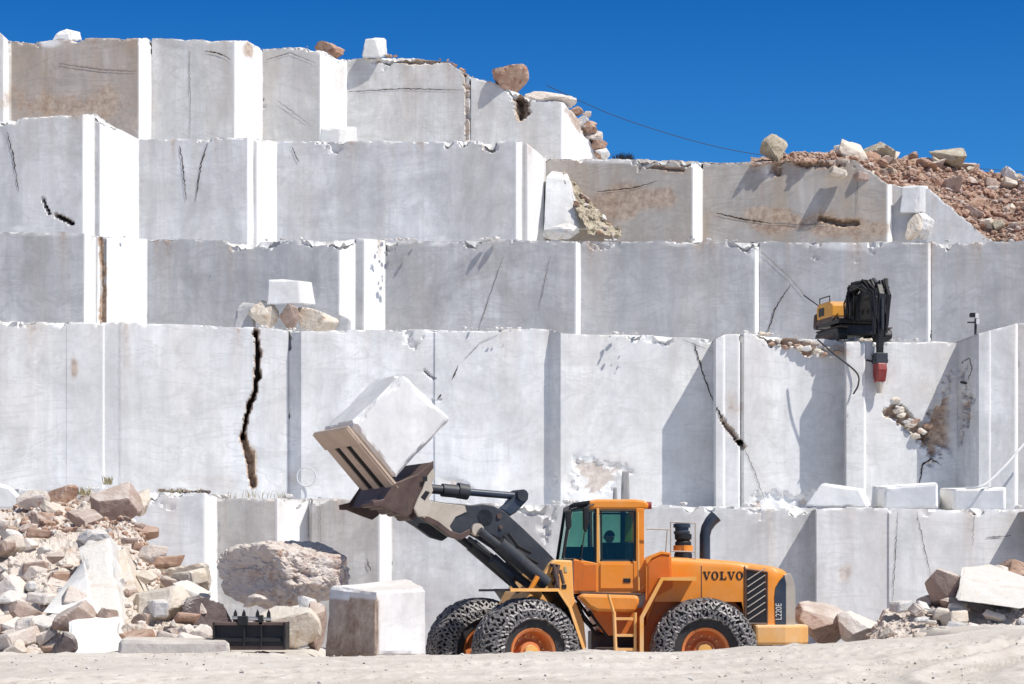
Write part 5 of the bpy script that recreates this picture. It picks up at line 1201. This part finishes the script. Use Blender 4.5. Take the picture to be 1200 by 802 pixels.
bd = ep(MB().prism([(-1.9, 1.35), (-1.95, 1.95), (-1.7, 2.15), (-.4, 2.15), (.1, 1.95), (.1, 1.35)], -1.2, .35).prism([(-1.9, 1.35), (-1.95, 1.9), (-1.7, 2.08), (-.6, 2.08), (-.6, 1.35)], .355, 1.2), 'engine_cover', 'exc_yellow', bevel=.06)
ep(MB().box(-1.92, .12, -1.22, .36, 1.1, 1.35), 'side_skirt', 'steel_rust', bevel=.03)
hr2 = MB()
for y_ in (-1.15, .2): hr2.tube([(-1.6, y_, 2.1), (-1.6, y_, 2.4), (-.3, y_, 2.4), (-.3, y_, 2.1)], .03, 6)
ep(hr2.tube([(-1.8, -1.15, 2.1), (-2.6, -1.6, 2.7)], .03, 6), 'guard_rail', 'cable')
ep(MB().box(-1.6, -.9, -1.215, -1.2, 1.5, 1.9), 'side_vent', 'black', bd)
ep(MB().prism([(-2.35, .95), (-1.9, .9), (-1.9, 1.75), (-2.25, 1.7)], -1.25, 1.25), 'counterweight', 'steel_rust', bevel=.1)
ec = ep(MB().box(-.5, .95, .42, 1.25, 1.15, 2.55), 'cab', 'black', bevel=.08)
ep(MB().box(.955, .965, .5, 1.18, 1.5, 2.45).box(-.35, .8, .405, .415, 1.6, 2.4), 'cab_window', 'glass', ec)
def etube(P_, r, name, mat, **k): return ep(MB().tube(P_, r, 12), name, mat, smooth=True, **k)
# boom plates, folded up
bo = [(.5, 1.0), (.3, 1.6), (.75, 2.3), (1.45, 2.68), (2.3, 2.66), (3.1, 2.35), (3.05, 2.0), (2.2, 1.9), (1.6, 1.5), (1.3, 1.1), (.95, 1.0)]
ep(MB().prism(bo, -.5, .5), 'boom', 'black', bevel=.05)
so = [(2.75, 2.6), (3.1, 2.6), (3.4, 2.1), (3.34, .4), (3.22, -.75), (3.02, -.75), (2.95, .4), (2.75, 1.6)]
ep(MB().prism(so, -.16, .16), 'stick', 'black', bevel=.04)
for s in (1, -1):
    etube([(.8, .5*s, 1.1), (1.6, .5*s, 2.2)], .14, 'boom_cylinder', 'steel_dark')
    etube([(1.6, .5*s, 2.2), (1.9, .46*s, 2.4)], .06, 'boom_rod', 'rod')
etube([(1.3, 0, 2.72), (2.4, 0, 2.85), (2.8, 0, 2.6)], .13, 'stick_cylinder', 'steel_dark')
etube([(3.42, 0, 1.9), (3.44, 0, .4)], .06, 'tilt_cylinder', 'steel_dark')
hz = MB(); re_ = random.Random(4)
for k in range(60):
    y = re_.uniform(-.85, .8); a = re_.uniform(.3, 1.6); hz.tube([(a, y, .9+re_.uniform(0, .6)), (a+.1+re_.uniform(-.2, .2), y*1.1, 2.0+re_.uniform(-.3, .3)), (1.4+re_.uniform(-.4, .4), y, 2.65+re_.uniform(-.3, .25)), (2.3+re_.uniform(-.3, .4), y*.9, 2.75+re_.uniform(-.35, .15)), (3.0+re_.uniform(0, .35), y*.6, 2.1+re_.uniform(-.2, .2)), (3.1+re_.uniform(0, .25), y*.45, .9+re_.uniform(-.9, .6))], re_.uniform(.035, .07), 6)
ep(hz, 'hydraulic_hose', 'black', smooth=True)
ep(MB().box(2.85, 3.4, -.3, .3, -1.2, -.7).tube([(3.0, -.36, -.8), (3.0, .36, -.8)], .08, 10).tube([(3.25, -.36, -1.05), (3.25, .36, -1.05)], .08, 10), 'coupler', 'steel_dark', bevel=.04)
bk_ = ep(MB().prism([(2.85, -1.12), (3.42, -1.18), (3.5, -1.5), (3.3, -2.05), (2.98, -2.1), (2.82, -1.7)], -.24, .24), 'breaker', 'red', bevel=.05)
ep(MB().tube([(3.1, 0, -2.05), (3.05, 0, -2.6)], [.19, .12], 12), 'breaker_chisel', 'steel_dusty', bk_, smooth=True)
ep(MB().tube([(2.85, .3, -1.2), (2.7, -.5, -1.0), (2.6, -.7, -1.4), (2.6, -.75, -2.1), (2.75, -.7, -2.4)], .045, 8), 'breaker_hose', 'cable', smooth=True)

# ================================================================== lamp post, stump posts, cables, drill ring
lp = empty('work_lamp', tuple(W(1143, 395, 91.2)), 'small dark work lamp on a thin post above the pillar', 'lamp')
def lpp(mb, name, mat): return mb.build(name, mat, lp, None, tuple(W(1143, 395, 91.2)), bevel=.01)
a, b = W(1143, 396, 91.2), W(1143.5, 372, 91.2); lpp(MB().tube([a, b], .05, 8), 'post', 'cable')
a = W(1139.5, 369.5, 91.2); lpp(MB().box(a[0]-.10, a[0]+.10, a[1]-.1, a[1]+.1, a[2]-.08, a[2]+.08), 'lamp_head', 'black')
a = W(1144.5, 370.5, 91.1); lpp(MB().box(a[0]-.06, a[0]+.07, a[1]-.06, a[1]+.06, a[2]-.09, a[2]+.09), 'reflector', 'whitep')
a = W(1146, 377, 91.1); lpp(MB().box(a[0]-.07, a[0]+.05, a[1]-.05, a[1]+.05, a[2]-.10, a[2]+.10), 'battery_box', 'whitep')
a, b = W(1143, 378, 91.2), W(1134, 378, 91.0); lpp(MB().tube([a, b], .035, 6), 'side_arm', 'cable')
for (x0, x1, y0, y1, lab) in ((728, 738, 552, 591, 'tall square grey post standing on the lowest ledge behind the cab'), (718, 724, 571, 591, 'short grey post beside the taller one on the lowest ledge')):
    a, b = W(x0, y1, 81.5), W(x1, y0, 81.5); o = hexa('stone_post', [(a[0], 81.5, a[2]), (b[0], 81.5, a[2]), (b[0], 81.8, a[2]), (a[0], 81.8, a[2]), (a[0]+.03, 81.5, b[2]), (b[0]-.03, 81.5, b[2]), (b[0]-.03, 81.8, b[2]), (a[0]+.03, 81.8, b[2])], M['pole'], .06, .08, 3); tag(o, lab, 'post')
def wire(name, P_, r, mat, label, cat='cable', n=30):
    P_ = [np.array(p) for p in P_]; Q = []
    for i in range(len(P_)-1):
        p0, p1, p2, p3 = P_[max(i-1, 0)], P_[i], P_[i+1], P_[min(i+2, len(P_)-1)]
        for t in np.linspace(0, 1, 8, endpoint=False): Q.append(.5*((2*p1)+(-p0+p2)*t+(2*p0-5*p1+4*p2-p3)*t*t+(-p0+3*p1-3*p2+p3)*t**3))
    Q.append(P_[-1]); return tag(MB().tube([tuple(q) for q in Q], r, 6).build(name, mat), label, cat)
wire('overhead_cable', [W(640, 100, 150), W(740, 143, 152), (W(880, 180, 155)), W(1040, 190, 158), W(1260, 206, 162)], .022, 'cable', 'thin dark cable sagging across the blue sky')
wire('water_hose', [W(1132, 572, 81.3), W(1152, 569, 81.2), W(1176, 548, 83), W(1205, 515, 87), W(1230, 490, 89)], .045, 'hose', 'thin pale hose running up from the clean squared block', 'hose')
wire('air_hose', [W(958, 398, 90.6), W(975, 413, 90.4), W(1003, 436, 90.2), W(1006, 450, 90.1), W(1000, 462, 90.1)], .035, 'cable', 'thin black hose hanging from the bench edge under the excavator', 'hose')
wire('saw_wire', [W(1128, 426, 90.9), W(1136, 420, 90.6), W(1140, 430, 90.4), W(1138, 448, 90.4), W(1126, 448, 90.8)], .05, 'cable', 'dark loop of saw wire on the brown broken rock beside the pillar', 'wire')
cc_ = W(359, 559, 90.6); ring = MB().tube([(cc_[0]+.36*math.cos(a), cc_[1], cc_[2]+.36*math.sin(a)) for a in np.linspace(0, 2*PI, 33)[:-1]], .03, 6, closed=True)
tag(ring.build('drill_ring', 'hose'), 'pale round ring mark beside the shadowed step in the tall wall', 'ring')

# ================================================================== light, sky, camera
sun_dir = Vector((.48, -.315, .82)).normalized()
ld_ = bpy.data.lights.new('sun', 'SUN'); ld_.energy = 5.0; ld_.angle = math.radians(.55); ld_.color = (1, .96, .90)
so_ = bpy.data.objects.new('sun', ld_); COL.objects.link(so_); so_.rotation_euler = sun_dir.to_track_quat('Z', 'Y').to_euler(); so_.location = (30, -20, 60)
w = bpy.data.worlds.new('World'); S.world = w; w.use_nodes = True; nt = w.node_tree
sk = nt.nodes.new('ShaderNodeTexSky'); sk.sky_type = 'NISHITA'; sk.sun_disc = False; sk.sun_elevation = math.asin(sun_dir.z); sk.sun_rotation = math.atan2(sun_dir.x, sun_dir.y)
sk.altitude = 1200; sk.air_density = 1.0; sk.dust_density = .3; sk.ozone_density = 4.0
hsv = nt.nodes.new('ShaderNodeHueSaturation'); hsv.inputs['Saturation'].default_value = .2; hsv.inputs['Value'].default_value = 1
tcn = nt.nodes.new('ShaderNodeTexCoord'); spz = nt.nodes.new('ShaderNodeSeparateXYZ'); nt.links.new(tcn.outputs['Generated'], spz.inputs[0])
mr = nt.nodes.new('ShaderNodeMapRange'); nt.links.new(spz.outputs[2], mr.inputs[0]); mr.inputs[1].default_value = .30; mr.inputs[2].default_value = .75; mr.inputs[3].default_value = 1; mr.inputs[4].default_value = 0
tint = nt.nodes.new('ShaderNodeMix'); tint.data_type = 'RGBA'; tint.blend_type = 'MULTIPLY'; nt.links.new(mr.outputs[0], tint.inputs[0]); gm = nt.nodes.new('ShaderNodeMapRange'); nt.links.new(spz.outputs[2], gm.inputs[0]); gm.inputs[1].default_value = .165; gm.inputs[2].default_value = .25
gr_ = nt.nodes.new('ShaderNodeMix'); gr_.data_type = 'RGBA'; nt.links.new(gm.outputs[0], gr_.inputs[0]); gr_.inputs[6].default_value = (.115, .68, 1.66, 1); gr_.inputs[7].default_value = (.030, .43, 1.42, 1)
nt.links.new(gr_.outputs[2], tint.inputs[7])
nt.links.new(sk.outputs[0], hsv.inputs['Color']); nt.links.new(hsv.outputs[0], tint.inputs[6]); nt.links.new(tint.outputs[2], nt.nodes['Background'].inputs[0]); nt.nodes['Background'].inputs[1].default_value = .072
cd = bpy.data.cameras.new('camera'); cam = bpy.data.objects.new('camera', cd); COL.objects.link(cam); cam.location = (0, 0, EYE); cam.rotation_euler = (PI/2, 0, 0)
cd.sensor_width = 36; cd.lens = F/1200*36; cd.shift_y = (HZ-401)/1200; cd.clip_end = 6000; cd.clip_start = .5
S.camera = cam
S.view_settings.view_transform = 'Standard'; S.view_settings.look = 'None'; S.view_settings.exposure = 0
S.cycles.max_bounces = 8; S.cycles.transparent_max_bounces = 16
